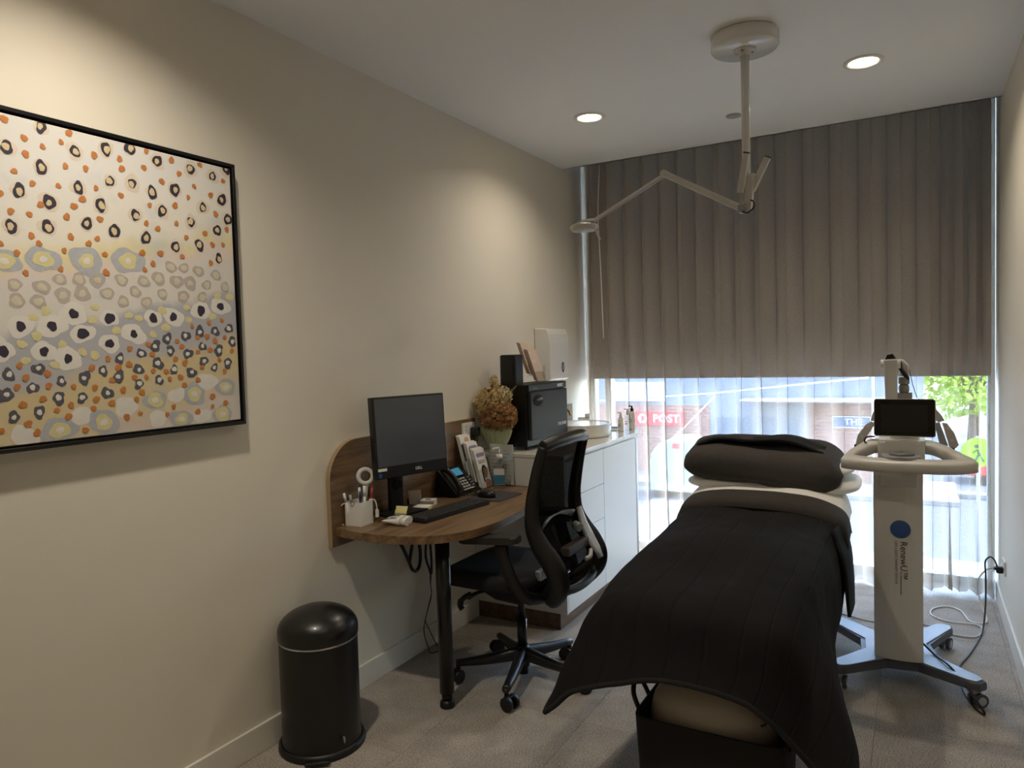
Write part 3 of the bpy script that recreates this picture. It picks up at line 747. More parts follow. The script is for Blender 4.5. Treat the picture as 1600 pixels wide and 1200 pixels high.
SM = frame((sb.x, sb.y, ZD), mr_, (-nd.x, -nd.y, 0))
B(mo, SM).prism(rrect(-.105, -.07, .105, .085, .015), .0005, .012, bev=.003).obj('base', BLACK, mo)
ST = frame((sb.x, sb.y, ZD+.01), mr_, (0, 0, 1))
b = B(mo, ST)
pr = [(-.035, 0), (.035, 0), (.035, .26), (-.035, .26)]
b.box((-.036, 0, -.055), (.036, .26, -.030), .005)
b.obj('stand', BLACK, mo)
B(mo, ST).cyl((0, .115, -.0305), (0, .115, -.0275), .024, n=24).obj('cable_hole', BLACKG, mo)
b = B(mo, ST)
for dx in (-.02, .0, .018):
    b.tube(smooth_path([(dx, .20, -.028), (dx*.9, .17, -.022), (dx*.3, .13, -.024), (0, .115, -.030)], 5), .0022, 6)
b.obj('cables', BLACK, mo)

# ---- keyboard, mouse, mat
KM = Matrix.Translation((.293, 2.615, ZD)) @ Matrix.Rotation(math.radians(83), 4, 'Z')
kb = thing('keyboard', 'black keyboard lying on the desk in front of the monitor', 'keyboard', (.293, 2.615, ZD))
B(kb, KM).prism(rrect(-.22, -.066, .22, .066, .008), .0005, .014, bev=.003).obj('body', BLACK, kb)
b = B(kb, KM)
for r_ in range(6):
    for c_ in range(22):
        if r_ == 0 and 5 < c_ < 12: continue
        x = -.209 + c_*.0192; y = -.056 + r_*.0185
        b.box((x, y, .0135), (x+.0165, y+.0158, .0185), .0015, 1)
if True:
    b.box((-.209+6*.0192, -.056, .0135), (-.209+11.8*.0192, -.0405, .0185), .0015, 1)
tag(b.obj('keys', mat('key_black', C(26, 26, 28), .5), kb), None, kind='stuff')
PMM = Matrix.Translation((.31, 2.995, ZD)) @ Matrix.Rotation(math.radians(86), 4, 'Z')
mpd = tag(B(None, PMM).prism(rrect(-.11, -.095, .11, .095, .012), .0004, .0035).obj('mouse_mat', mat('mat_grey', C(52, 50, 50), .8, var=.1, vscale=60)), 'dark grey mouse mat on the desk beside the keyboard', 'mouse mat')
ms = thing('mouse', 'black computer mouse lying on the dark mouse mat', 'mouse', (.285, 2.955, ZD+.0035))
MSM = Matrix.Translation((.285, 2.955, ZD+.0036)) @ Matrix.Rotation(math.radians(80), 4, 'Z')
prof = []
for j in range(9):
    th = PI/2*j/8
    prof.append([(.031*math.cos(th)**.7*math.cos(2*PI*i/20), .055*math.cos(th)**.7*math.sin(2*PI*i/20) , .034*math.sin(th)**.8 * (1 - .25*math.sin(2*PI*i/20)*math.cos(th))) for i in range(20)])
b = B(ms, MSM); b.grid(prof, True, True); b.poly(prof[0][::-1]); b.obj('shell', mat('mouse_black', C(20, 20, 22), .35), ms)
B(ms, MSM).cyl((-.004, .030, .0285), (.004, .030, .0285), .007, n=14).obj('wheel', GREYP, ms)
# ---- desk phone (faces the chair, wedge body)
ph = thing('desk_phone', 'black desk telephone with a blue lit display beside the monitor', 'telephone', (.09, 2.98, ZD))
PY0, PY1 = 2.885, 3.085
wedge = [(.155, ZD+.001), (.155, ZD+.022), (.055, ZD+.125), (.035, ZD+.128), (.030, ZD+.001)]
B(ph).prism(wedge, PY0, PY1, axis='y', bev=.004).obj('body', BLACK, ph)
fd = Vector((-.10, 0, .103)).normalized()
PF = frame((.156, PY0, ZD+.0225), (0, 1, 0), fd)      # face plane: right = +y, up = up the slope
hs = B(ph, PF)
hs.tube(smooth_path([(.025, .000, .012), (.025, .03, .026), (.025, .075, .030), (.025, .12, .026), (.025, .15, .010)], 6), [.016]*6 + [.014]*6 + [.013]*6 + [.015]*7, 10, flat=.8)
hs.obj('handset', mat('handset_black', C(34, 34, 36), .3), ph)
B(ph, PF).box((.062, .082, .001), (.165, .139, .008), .002).obj('display_frame', BLACKG, ph)
B(ph, PF).box((.070, .089, .0078), (.150, .133, .0088)).obj('display', emis('phone_lcd', C(58, 128, 160), .22), ph)
KEYM = mat('phone_key', C(196, 194, 188), .5)
for r_ in range(4):
    for c_ in range(3):
        B(ph, PF).box((.082+c_*.023, .016+r_*.0165, 0), (.098+c_*.023, .026+r_*.0165, .004), .001, 1).obj('key', KEYM, ph)
B(ph, PF).box((.075, .002, 0), (.165, .0085, .003), .001, 1).obj('name_strip', KEYM, ph)
b = B(ph, PF)
for r_ in range(4):
    for c_ in range(2): b.box((.168+c_*.012, .018+r_*.016, 0), (.175+c_*.012, .023+r_*.016, .003))
b.obj('side_keys', LGREY, ph)
co = []
for k in range(130):
    s_ = k/129; a = k*.9
    base = Vector((.12 + .10*math.sin(s_*PI), 2.88 + .16*s_, ZD+.012))
    co.append(base + Vector((.006*math.cos(a), 0, .006*math.sin(a))))
B(ph).tube(co, .0016, 5).obj('coiled_cord', BLACK, ph)

# ---- leaning brochure rack (three stepped pockets) and its leaflets
rk = thing('brochure_rack', 'clear stepped brochure rack standing against the walnut desk panel', 'brochure rack', (.09, 3.15, ZD))
tier = [((.160, .004), 3.122), ((.128, .038), 3.105), ((.098, .075), 3.085)]
lean = Vector((-.26, 0, .966)).normalized()
for k, ((tx, tz), ty) in enumerate(tier):
    FMt = frame((tx, ty, ZD+tz), (0, 1, 0), lean)
    B(rk, FMt).box((-.003, -.002, .004), (.103, .10, .006)).box((-.003, -.004, -.016), (.103, -.002, .006)).obj('pocket', CLEAR, rk)
B(rk).box((.05, 3.08, ZD+.0005), (.16, 3.23, ZD+.003)).obj('base', CLEAR, rk)
SKIN = mat('print_skin', C(168, 116, 88), .6, var=.1, vscale=50); HAIR = mat('print_dark', C(40, 34, 32), .6); LILAC = mat('print_lilac', C(150, 140, 178), .6)
SKIN2 = mat('print_skin_light', C(204, 164, 138), .6, var=.1, vscale=50)
leaf_lab = ['white leaflet with a dark haired portrait, frontmost on the desk rack', 'white leaflet with a lilac heading, middle step of the desk rack', 'white leaflet with a portrait photo, rearmost step of the desk rack']
def ell(b, cx, cy, rx, ry, z, n=16):
    b.poly([(cx + rx*math.cos(2*PI*k/n), cy + ry*math.sin(2*PI*k/n), z) for k in range(n)])
for k, ((tx, tz), ty) in enumerate(tier):
    FMt = frame((tx, ty, ZD+tz), (0, 1, 0), lean)
    for q in range(3, -1, -1):
        Mq = FMt @ Matrix.Translation((.0 - .0015*q, .004*q, -.0145 + .0045*(3-q)))
        lab = leaf_lab[k] if q == 0 else None
        if q:
            o = B(None, Mq).box((0, 0, 0), (.099, .205, .0035)).obj('leaflet', PAPER)
            tag(o, ['spare white leaflet behind the front leaflet of the desk rack', 'spare white leaflet behind the middle leaflet of the desk rack', 'spare white leaflet behind the rear leaflet of the desk rack'][k], 'leaflet', 'leaflets in the desk rack, step %s' % ['front', 'middle', 'rear'][k])
        else:
            t = thing('leaflet', lab, 'leaflet', FMt.translation)
            B(t, Mq).box((0, 0, 0), (.099, .205, .0035)).obj('sheet', PAPER, t)
            if k == 0:
                b = B(t, Mq); b.prism(rrect(.012, .163, .087, .184, .008), .0036, .0039); b.obj('heading', LILAC, t)
                b = B(t, Mq); b.box((.015, .140, .0036), (.085, .1435, .0039)); b.box((.020, .130, .0036), (.080, .1335, .0039)); tag(b.obj('printed_text', HAIR, t), None, kind='stuff')
                b = B(t, Mq); ell(b, .055, .085, .026, .034, .0037); b.box((.028, .03, .0036), (.042, .09, .0037)); b.obj('hair_print', HAIR, t)
                b = B(t, Mq); ell(b, .058, .075, .018, .028, .0040); b.poly([(.035, .0, .0039), (.098, 0, .0039), (.095, .03, .0039), (.06, .045, .0039), (.04, .03, .0039)]); b.obj('portrait_print', SKIN, t)
            elif k == 1:
                b = B(t, Mq); b.prism(rrect(.012, .155, .09, .190, .014), .0036, .0039); b.obj('heading', LILAC, t)
            else:
                b = B(t, Mq); b.box((.0, .075, .0036), (.099, .165, .0038)); b.obj('photo_print', HAIR, t)
                b = B(t, Mq); ell(b, .06, .125, .020, .036, .0041); ell(b, .06, .18, .022, .018, .0041); b.obj('portrait_print', SKIN2, t)

# ---- acrylic sign holder with a printed sheet, and pump bottle
sh_ = thing('sign_holder', 'clear acrylic holder with a printed white sheet by the cabinet end', 'sign holder', (.195, 3.262, ZD))
B(sh_).box((.118, 3.262, ZD+.001), (.268, 3.265, ZD+.222)).box((.118, 3.235, ZD+.0005), (.268, 3.265, ZD+.003)).obj('acrylic', CLEAR, sh_)
st_ = B(sh_).box((.121, 3.266, ZD+.004), (.265, 3.2665, ZD+.218)).obj('printed_sheet', mat('sheet_paper', C(240, 237, 232), .7), sh_)
b = B(sh_)
for k in range(9):
    z = ZD+.19-.019*k; b.box((.13, 3.2655, z), (.16 + .03*((k*7) % 3), 3.2659, z+.0022)); b.box((.205, 3.2655, z-.006), (.225 + .01*((k*5) % 3), 3.2659, z-.004))
tag(b.obj('printed_text', mat('print_grey', C(130, 124, 122), .7), st_), None, kind='stuff')
pb = thing('pump_bottle', 'clear hand sanitiser pump bottle with a blue and white label', 'bottle', (.225, 3.19, ZD))
BM_ = Matrix.Translation((.225, 3.19, ZD)) @ Matrix.Rotation(math.radians(20), 4, 'Z')
def ovalb(b, prof, n=24):
    b.grid([[(rx*math.copysign(abs(math.cos(2*PI*i/n))**.6, math.cos(2*PI*i/n)), ry*math.copysign(abs(math.sin(2*PI*i/n))**.6, math.sin(2*PI*i/n)), z) for i in range(n)] for rx, ry, z in prof], True, True)
b = B(pb, BM_); ovalb(b, [(.001, .001, .001), (.034, .021, .001), (.035, .022, .008), (.035, .022, .110), (.030, .019, .128), (.014, .013, .140), (.012, .012, .150)]); b.obj('bottle', clear('gel_clear', (.86, .90, .90, 1), .12), pb)
b = B(pb, BM_); b.box((-.028, -.0225, .022), (.028, -.022, .105)); b.obj('label', PAPER, pb)
b = B(pb, BM_); b.box((-.028, -.0232, .024), (.028, -.0226, .072)); b.obj('label_blue_panel', mat('label_blue', C(66, 130, 160), .5), pb)
b = B(pb, BM_); b.cyl((0, 0, .150), (0, 0, .176), .015, n=20).cyl((0, 0, .176), (0, 0, .205), .004).tube([(-.010, 0, .205), (.0, 0, .209), (-.030, -.008, .207), (-.036, -.01, .198)], .006, 8); b.obj('pump', WHITE, pb)

# ---- pen box and pens
pcz = ZD
PCM = Matrix.Translation((.072, 2.278, ZD)) @ Matrix.Rotation(math.radians(5), 4, 'Z')
pc = thing('pen_box', 'white square pen box at the near end of the desk', 'pen holder', (.072, 2.278, ZD))
b = B(pc, PCM); s_ = .041
b.box((-s_, -s_, .0005), (s_, s_, .004))
for a, c_ in (((-s_, -s_, .004), (s_, -s_+.003, .100)), ((-s_, s_-.003, .004), (s_, s_, .100)), ((-s_, -s_+.003, .004), (-s_+.003, s_-.003, .100)), ((s_-.003, -s_+.003, .004), (s_, s_-.003, .100))): b.box(a, c_)
b.obj('box', WHITE2, pc)
RED = mat('pen_red', C(180, 48, 44), .4); NAVY = mat('pen_navy', C(34, 40, 74), .4)
pens = [(-.026, -.024, .006, -.030, -.058, .14, WHITE, 'white pen leaning out of the pen box nearest the wall'),
        (-.012, -.020, .006, -.016, -.036, .13, LGREY, 'grey pen leaning out of the pen box'),
        (.000, .010, .006, .002, .004, .155, WHITE, 'tall white marker standing in the pen box'),
        (.008, -.006, .006, .010, .0, .14, NAVY, 'navy pen standing in the pen box'),
        (.016, .016, .007, .016, .020, .160, WHITE, 'white capped highlighter standing in the pen box'),
        (.022, .022, .005, .026, .040, .155, BLACK, 'black pen standing in the pen box'),
        (.028, .026, .006, .034, .050, .15, RED, 'red pen standing at the back of the pen box')]
for (x0, y0, r, x1, y1, z1, m_, lab) in pens:
    t = thing('pen', lab, 'pen', PCM @ Vector((x0, y0, .005)), 0, 'pens in the white box')
    a, c_ = Vector((x0, y0, .0055)), Vector((x1, y1, z1)); d = (c_-a)
    B(t, PCM).cyl(a + d*.08, a + d*.72, r*.8, n=10).cyl(a, a + d*.08, .001, r*.8, n=10).obj('barrel', m_, t)
    B(t, PCM).cyl(a + d*.72, c_, r*.9, n=10).obj('cap', m_ if m_ is not WHITE else mat('cap_white', C(236, 236, 234), .3), t)
b = B(None, PCM)
for k in range(7):
    a = k*.9
    b.tube([(.0+.010*math.cos(a+j*.8), -.044+.004*math.sin(j*1.3+k), .100+.010*math.sin(a+j*.8)) for j in range(8)], .0009, 5, closed=True)
tag(b.obj('paper_clips', CHROME), 'tangle of silver paper clips hanging on the rim of the pen box', 'paper clips', kind=None)
rg = thing('tape_roll', 'white ring shaped tape roll perched upright behind the pens', 'tape roll', (.05, 2.335, ZD+.10))
RC = Vector((.062, 2.335, ZD+.195)); ax = Vector((.75, -.62, .1)).normalized()
B(rg).lathe([(.021, -.011), (.036, -.011), (.038, -.008), (.038, .008), (.036, .011), (.021, .011), (.021, -.011)], RC, 32, axis=ax, cap=False).obj('ring', WHITE, rg)
B(rg).lathe([(.019, -.009), (.0212, -.0115), (.0212, .0115), (.019, .009), (.019, -.009)], RC, 32, axis=ax, cap=False).obj('core', mat('core_dark', C(80, 62, 48), .6), rg)
B(rg).box((.050, 2.330, ZD+.006), (.072, 2.346, ZD+.162), .003).obj('holder', WHITE, rg)
uc = thing('usb_cable', 'white charging cable draped around the pen box', 'cable', (.08, 2.30, ZD))
B(uc).tube(smooth_path([(.035, 2.232, ZD+.095), (.022, 2.226, ZD+.085), (.012, 2.222, ZD+.05), (.016, 2.226, ZD+.012), (.03, 2.230, ZD+.003)], 6), .0026, 7).obj('cord', WHITE, uc)
B(uc).tube(smooth_path([(.10, 2.31, ZD+.10), (.117, 2.325, ZD+.098), (.122, 2.332, ZD+.075), (.122, 2.333, ZD+.055)], 6), .0026, 7).obj('cord', WHITE, uc)
B(uc).box((.116, 2.328, ZD+.022), (.128, 2.340, ZD+.056), .002).obj('plug', WHITE2, uc)

# ---- tubes, notes and small boxes in front of the monitor
def tubeobj(lab, a, ang):
    t = thing('cosmetic_tube', lab, 'tube', a, ang, 'white cream tubes on the desk')
    Mq = Matrix.Translation(a) @ Matrix.Rotation(ang, 4, 'Z')
    n = 16; rows = []
    for k in range(9):
        s_ = k/8; w = .0195*(1-s_) + .021*s_; h = .0155*(1-s_**1.4) + .0012
        rows.append([(.030 + .085*s_, w*math.cos(2*PI*i/n), max(h, .001)*math.sin(2*PI*i/n) + .0165) for i in range(n)])
    b = B(t, Mq); b.grid(rows, True, True); b.poly(rows[0]); b.poly(rows[-1][::-1]); b.obj('squeezed_body', WHITE, t)
    B(t, Mq).cyl((0, 0, .0165), (.030, 0, .0165), .0162, n=20).obj('cap', WHITE2, t)
    B(t, Mq).box((.05, -.010, .0300), (.085, .010, .0302)).obj('print', mat('print_grey', C(130, 124, 122), .7), t)
tubeobj('white squeezed cream tube lying at the desk edge, nearer one', (.285, 2.328, ZD+.0005), math.radians(183))
tubeobj('white squeezed cream tube lying behind the nearer tube', (.270, 2.368, ZD+.0005), math.radians(176))
YEL = mat('sticky_yellow', C(222, 214, 150), .7)
b = B(); g = [[(.175 + .055*u/6 , 2.385 + .012*v/6 + .01*u/6, ZD+.030 + .034*v/6 + .004*math.sin(v)) for u in range(7)] for v in range(7)]
tag(b.grid(g).obj('sticky_note', YEL, solid=.0006), 'single yellow sticky note curling up from the cream tubes', 'sticky note')
b = B(None, Matrix.Translation((.148, 2.618, ZD)) @ Matrix.Rotation(.35, 4, 'Z')); 
tag(b.box((-.038, -.038, .0005), (.038, .038, .012)).obj('sticky_pad', YEL), 'yellow sticky note pad beside the keyboard', 'sticky pad')
tag(B(None, Matrix.Translation((.148, 2.620, ZD+.0122)) @ Matrix.Rotation(.2, 4, 'Z')).box((-.036, -.030, 0), (.036, .034, .003)).obj('note_card', PAPER), 'white paper slip lying on the yellow sticky pad', 'paper')
bx = thing('small_box', 'small white cardboard box lying behind the keyboard', 'box', (.118, 2.705, ZD))
BXM = Matrix.Translation((.118, 2.705, ZD)) @ Matrix.Rotation(.35, 4, 'Z')
B(bx, BXM).box((-.034, -.030, .0005), (.034, .030, .026), .001, 1).obj('carton', PAPER, bx)
B(bx, BXM).box((-.012, -.010, .026), (.012, .010, .0263)).obj('print', GREYP, bx)
CDM = frame((.045, 2.655, ZD+.001), (.55, .835, 0), (-.10, .0, .99))
cd = thing('display_card', 'small grey square card propped upright behind the sticky pad', 'card', (.06, 2.70, ZD))
B(cd, CDM).box((0, 0, 0), (.062, .068, .004)).obj('card', mat('card_grey', C(172, 160, 148), .7, var=.1, vscale=40), cd)
B(cd, CDM).box((-.006, -.001, -.010), (.068, .030, -.004)).obj('stand', BLACK, cd)

# ================================================================== WASTE BIN
bc = (.160, 1.930)
bn = thing('pedal_bin', 'black domed pedal bin on the carpet against the left wall', 'waste bin', (bc[0], bc[1], 0))
B(bn).lathe([(.149, .012), (.146, .03), (.144, .05), (.1445, .408)], (*bc, 0), 48, cap=False).cyl((*bc, .012), (*bc, .016), .148, n=48).obj('body', BLACKM, bn)
B(bn).lathe([(.1445, .406), (.1455, .407), (.1455, .412), (.1445, .413)], (*bc, 0), 48, cap=False).obj('rim_band', CHROME, bn)
lid = [(.1462, .413), (.1475, .418), (.1475, .440)] + [(.1475*math.cos(a), .440 + .085*math.sin(a)) for a in [PI/2*k/12 for k in range(1, 12)]] + [(0.0, .525)]
B(bn).lathe(lid, (*bc, 0), 48).obj('lid', BLACKM, bn)
B(bn).lathe([(.148, .0), (.158, .0), (.160, .006), (.158, .02), (.149, .026)], (*bc, 0), 48, cap=False).obj('base_ring', BLACK, bn)
pdir = Vector((.62, -.78, 0)).normalized()
PDM = frame((bc[0]+pdir.x*.135, bc[1]+pdir.y*.135, .0), (-pdir.y, pdir.x, 0), (0, 0, 1))
B(bn, PDM).box((-.045, .008, .0), (.045, .020, .048), .006).obj('pedal', BLACK, bn)
pd2 = Vector((.96, -.28, 0)).normalized()
B(bn).tube([(bc[0]+pd2.x*.140, bc[1]+pd2.y*.140, .075), (bc[0]+pd2.x*.160, bc[1]+pd2.y*.160, .075), (bc[0]+pd2.x*.160, bc[1]+pd2.y*.160, .055)], .004, 8).obj('hinge_pin', CHROME, bn)

# ================================================================== VANITY CABINETS
ZC = .915; CX = .548; CY = 3.290
ct = struct if False else None
# plinth, cabinets
plm = thing('cabinet_plinth', 'low walnut plinth under the white cabinets', 'plinth', (.25, 3.9, 0))
pl_poly = [(.002, CY+.004), (.505, CY+.004), (.505, 4.36)] + arc((.33, 4.38), .175, 0, PI/2, 8) + [(.002, 4.555)]
B(plm).prism(pl_poly, .0, .085).obj('board', WALNX, plm)
cab = thing('drawer_cabinet', 'white cabinet with four handleless drawers beside the desk', 'cabinet', (.27, 3.55, .085))
B(cab).box((.002, CY, .086), (CX-.020, 3.818, ZC-.022)).obj('carcass', LAMIN, cab)
B(cab).box((.002, CY-.001, .086), (CX, CY+.016, ZC-.022), .001, 1).obj('side_panel', LAMIN, cab)
zt = ZC - .034; zb = .088; hh = (zt - zb)/4
for k in range(4):
    B(cab).box((CX-.019, CY+.018, zb + k*hh + .0015), (CX, 3.8165, zb + (k+1)*hh - .0015), .0012, 1).obj('drawer_front', LAMIN, cab)
cb2 = thing('door_cabinet', 'tall white cabinet door with rounded end beside the window', 'cabinet', (.27, 4.2, .085))
poly = [(.002, 3.820), (CX-.020, 3.820), (CX-.020, 4.36)] + arc((.33, 4.38), .198, 0, PI/2, 10) + [(.002, 4.578)]
B(cb2).prism(poly, .086, ZC-.022).obj('carcass', LAMIN, cb2)
B(cb2).box((CX-.019, 3.8195, zb+.0015), (CX, 4.355, zt-.0015), .0012, 1).obj('door', LAMIN, cb2)
oa, ia = arc((.33, 4.358), .218, 0, PI/2, 12), arc((.33, 4.358), .200, PI/2, 0, 12)
B(cb2).prism(oa + ia, zb+.0015, zt-.0015, smooth=True).obj('curved_end_panel', LAMIN, cb2)
ctop = thing('countertop', 'white stone countertop running over both cabinets', 'countertop', (.27, 3.9, ZC-.02))
poly = [(.001, CY-.004), (CX+.004, CY-.004), (CX+.004, 4.36)] + arc((.33, 4.36), .222, 0, PI/2, 12) + [(.001, 4.582)]
B(ctop).prism(poly, ZC-.020, ZC, bev=.002).obj('slab', mat('stone_top', C(224, 219, 208), .12, var=.02, vscale=20, coat=.3), ctop)

# ---- basin and tap
bs = thing('wash_basin', 'round white vessel basin with fluted outside on the countertop', 'basin', (.285, 4.10, ZC))
n = 72; bcx, bcy = .285, 4.10
rows = []
for r, h in ((.165, .0005), (.178, .004), (.186, .035), (.192, .078)):
    rows.append([(bcx + (r + .0022*math.cos(36*2*PI*i/n))*math.cos(2*PI*i/n), bcy + (r + .0022*math.cos(36*2*PI*i/n))*math.sin(2*PI*i/n), ZC + h) for i in range(n)])
b = B(bs); b.grid(rows, True, True)
b.lathe([(.192, ZC+.078), (.190, ZC+.082), (.182, ZC+.081), (.176, ZC+.05), (.160, ZC+.022), (.10, ZC+.014), (.0, ZC+.012)], (bcx, bcy, 0), n)
b.obj('bowl', CERAM, bs)
B(bs).lathe([(.0, ZC+.0165), (.018, ZC+.0165), (.020, ZC+.0135)], (bcx, bcy, 0), 20).obj('drain', BRASS, bs)
tp = thing('basin_tap', 'curved brass tap behind the wash basin', 'tap', (.05, 4.20, ZC))
B(tp).cyl((.05, 4.20, ZC), (.05, 4.20, ZC+.025), .022, n=20).obj('base', BRASS, tp)
B(tp).tube(smooth_path([(.05, 4.20, ZC+.02), (.05, 4.20, ZC+.12), (.065, 4.205, ZC+.155), (.10, 4.215, ZC+.162), (.14, 4.225, ZC+.145), (.155, 4.228, ZC+.115)], 6), .0095, 12).obj('spout', BRASS, tp)
B(tp).cyl((.05, 4.20, ZC+.05), (.05, 4.165, ZC+.055), .006).obj('lever', BRASS, tp)
sp_ = tag(B().box((.001, 4.33, ZC+.001), (.016, 4.565, ZC+.165), .001, 1).obj('splash_panel', WALNX), 'small walnut upstand panel on the wall behind the tap', 'splashback')
sb_ = thing('soap_bottle', 'white soap bottle with a blue label beside the towel warmer', 'bottle', (.15, 4.015, ZC))
sbx, sby = .045, 4.075
B(sb_).lathe([(.0, ZC+.001), (.030, ZC+.001), (.031, ZC+.01), (.031, ZC+.135), (.026, ZC+.155), (.014, ZC+.165), (.014, ZC+.178)], (sbx, sby, 0), 24).obj('body', WHITE, sb_)
B(sb_).lathe([(.0315, ZC+.035), (.0318, ZC+.035), (.0318, ZC+.105), (.0315, ZC+.105)], (sbx, sby, 0), 24, cap=False).obj('label', mat('label_cyan', C(66, 140, 190), .5), sb_)
B(sb_).cyl((sbx, sby, ZC+.178), (sbx, sby, ZC+.20), .012).tube([(sbx, sby, ZC+.2), (sbx, sby, ZC+.215), (sbx+.03, sby-.01, ZC+.213)], .005, 8).obj('pump', BLACK, sb_)
def carton(lab, a, c_, stripe):
    t = thing('product_carton', lab, 'box', ((a[0]+c_[0])/2, (a[1]+c_[1])/2, ZC), 0, 'white product cartons by the basin')
    B(t).box((a[0], a[1], ZC+.0005), (c_[0], c_[1], ZC+c_[2]), .001, 1).obj('carton', PAPER, t)
    b = B(t)
    for z in stripe: b.box((a[0]+.003, a[1]-.0004, ZC+z), (c_[0]-.003, a[1], ZC+z+.004))
    b.obj('print_bands', GREYP, t)
carton('short white product carton on the counter near the window', (.085, 4.50, 0), (.125, 4.54, .075), (.02, .045))
carton('taller white product carton behind the short one near the window', (.125, 4.525, 0), (.160, 4.56, .098), (.03, .05, .07))
def pump2(lab, x, y, r, h, glass, pumpm):
    t = thing('skincare_bottle', lab, 'bottle', (x, y, ZC), 0, 'skincare bottles on the counter end')
    B(t).lathe([(0, ZC+.001), (r*.94, ZC+.001), (r, ZC+.006), (r, ZC+h), (r*.9, ZC+h+.006), (r*.5, ZC+h+.010)], (x, y, 0), 24).obj('body', glass, t)
    B(t).lathe([(r*.55, ZC+h+.008), (r*.55, ZC+h+.028), (r*.3, ZC+h+.030), (r*.3, ZC+h+.042), (0, ZC+h+.043)], (x, y, 0), 20).box((x-.020, y-.016, ZC+h+.040), (x+.006, y+.002, ZC+h+.047), .002, 1).obj('pump', pumpm, t)
    lb = B(t); n = 10
    for z, w in ((h*.62, .5), (h*.50, .7), (h*.42, .4)):
        a0 = -PI/2 - .3
        lb.grid([[(x + (r+.0006)*math.cos(a0 - w + 2*w*k/n), y + (r+.0006)*math.sin(a0 - w + 2*w*k/n), ZC+z+dz) for k in range(n+1)] for dz in (0, .0035)])
    lb.obj('label_print', GREYP, t)
CREAMP = mat('cream_plastic', C(214, 206, 192), .35)
pump2('small cream pump bottle at the counter end', .445, 4.375, .018, .080, CREAMP, CREAMP)
pump2('clear pump bottle with white top at the counter end', .470, 4.440, .021, .098, clear('bottle_clear', (.9, .92, .92, 1), .10), WHITE)
pump2('tallest cream pump bottle with black pump at the counter end', .470, 4.520, .020, .112, CREAMP, BLACK)
tr_ = thing('folded_cloth', 'small folded cloth with a dark edge lying by the basin', 'cloth', (.36, 4.47, ZC))
B(tr_).box((.30, 4.42, ZC+.0005), (.40, 4.53, ZC+.010), .003).obj('white_fold', PAPER, tr_)
B(tr_).box((.29, 4.47, ZC+.0105), (.385, 4.54, ZC+.016), .002).obj('dark_fold', GREYP, tr_)

# ---- towel warmer
TX0, TX1, TY0, TY1, TZ0, TZ1 = .10, .285, 3.392, 3.868, ZC+.018, 1.272
tw = thing('towel_warmer', 'black hot towel cabinet on the countertop', 'towel warmer', (.2, 3.63, ZC))
TB = mat('warmer_black', C(13, 13, 14), .5, spec=.3); TD = mat('warmer_door', C(50, 52, 56), .6, spec=.25)
B(tw).box((TX0, TY0, TZ0), (TX1, TY1, TZ1), .004).obj('body', TB, tw)
dr = B(tw).box((TX1+.0005, TY0+.012, TZ0+.035), (TX1+.022, TY1-.004, TZ1-.040), .006).obj('door', TD, tw)
B(tw).box((TX1, TY0+.002, TZ1-.036), (TX1+.016, TY1-.002, TZ1), .004).obj('top_band', TB, tw)
HM = frame((TX1+.0225, TY0+.095, TZ1-.088), (0, 1, 0), (0, 0, 1))
b = B(tw, HM); b.prism([(.054*math.cos(2*PI*k/28), .031*math.sin(2*PI*k/28)) for k in range(28)], -.001, .003); b.obj('handle_recess', mat('recess_black', C(10, 10, 11), .7, spec=.2), dr)
B(tw, HM).tube([(-.030, -.002, .003), (-.010, .004, .008), (.020, .006, .008), (.042, .002, .003)], [.007, .011, .012, .007], 10, flat=.5).obj('handle', mat('handle_grey', C(96, 97, 100), .3), dr)
text('TOWEL WARMER', .026, frame((TX1+.0228, TY1-.085, TZ0+.095), (0, 1, 0), (0, 0, 1)) @ Matrix.Diagonal((.55, 1, 1, 1)), LGREY, 'lettering', tw, dr, .0003, 1.0, .0006)
B(tw).box((TX1+.016, TY1-.125, TZ1-.028), (TX1+.018, TY1-.045, TZ1-.010), .001, 1).obj('switch_plate', LGREY, tw)
B(tw).cyl((TX1+.017, TY1-.058, TZ1-.019), (TX1+.020, TY1-.058, TZ1-.019), .006, n=14).obj('knob', BLACK, tw)
text('professional', .011, frame((TX1+.0165, TY0+.075, TZ1-.020), (0, 1, 0), (0, 0, 1)), LGREY, 'maker_mark', tw, tw, .0002)
for (x, y) in ((TX0+.02, TY0+.03), (TX1-.02, TY0+.03), (TX0+.02, TY1-.03), (TX1-.02, TY1-.03)):
    B(tw).cyl((x, y, ZC), (x, y, TZ0), .010, n=14).obj('foot', BLACK, tw)
# black cube speaker on the warmer
sk = thing('speaker', 'small black box speaker standing on the towel warmer', 'speaker', (.165, 3.47, TZ1))
B(sk).prism(rrect(.115, 3.400, .215, 3.505, .018), TZ1+.0005, TZ1+.163, bev=.004).obj('cabinet', BLACK, sk)
B(sk).prism(rrect(.121, 3.406, .209, 3.499, .016), TZ1+.163, TZ1+.166).obj('top_panel', BLACKG, sk)
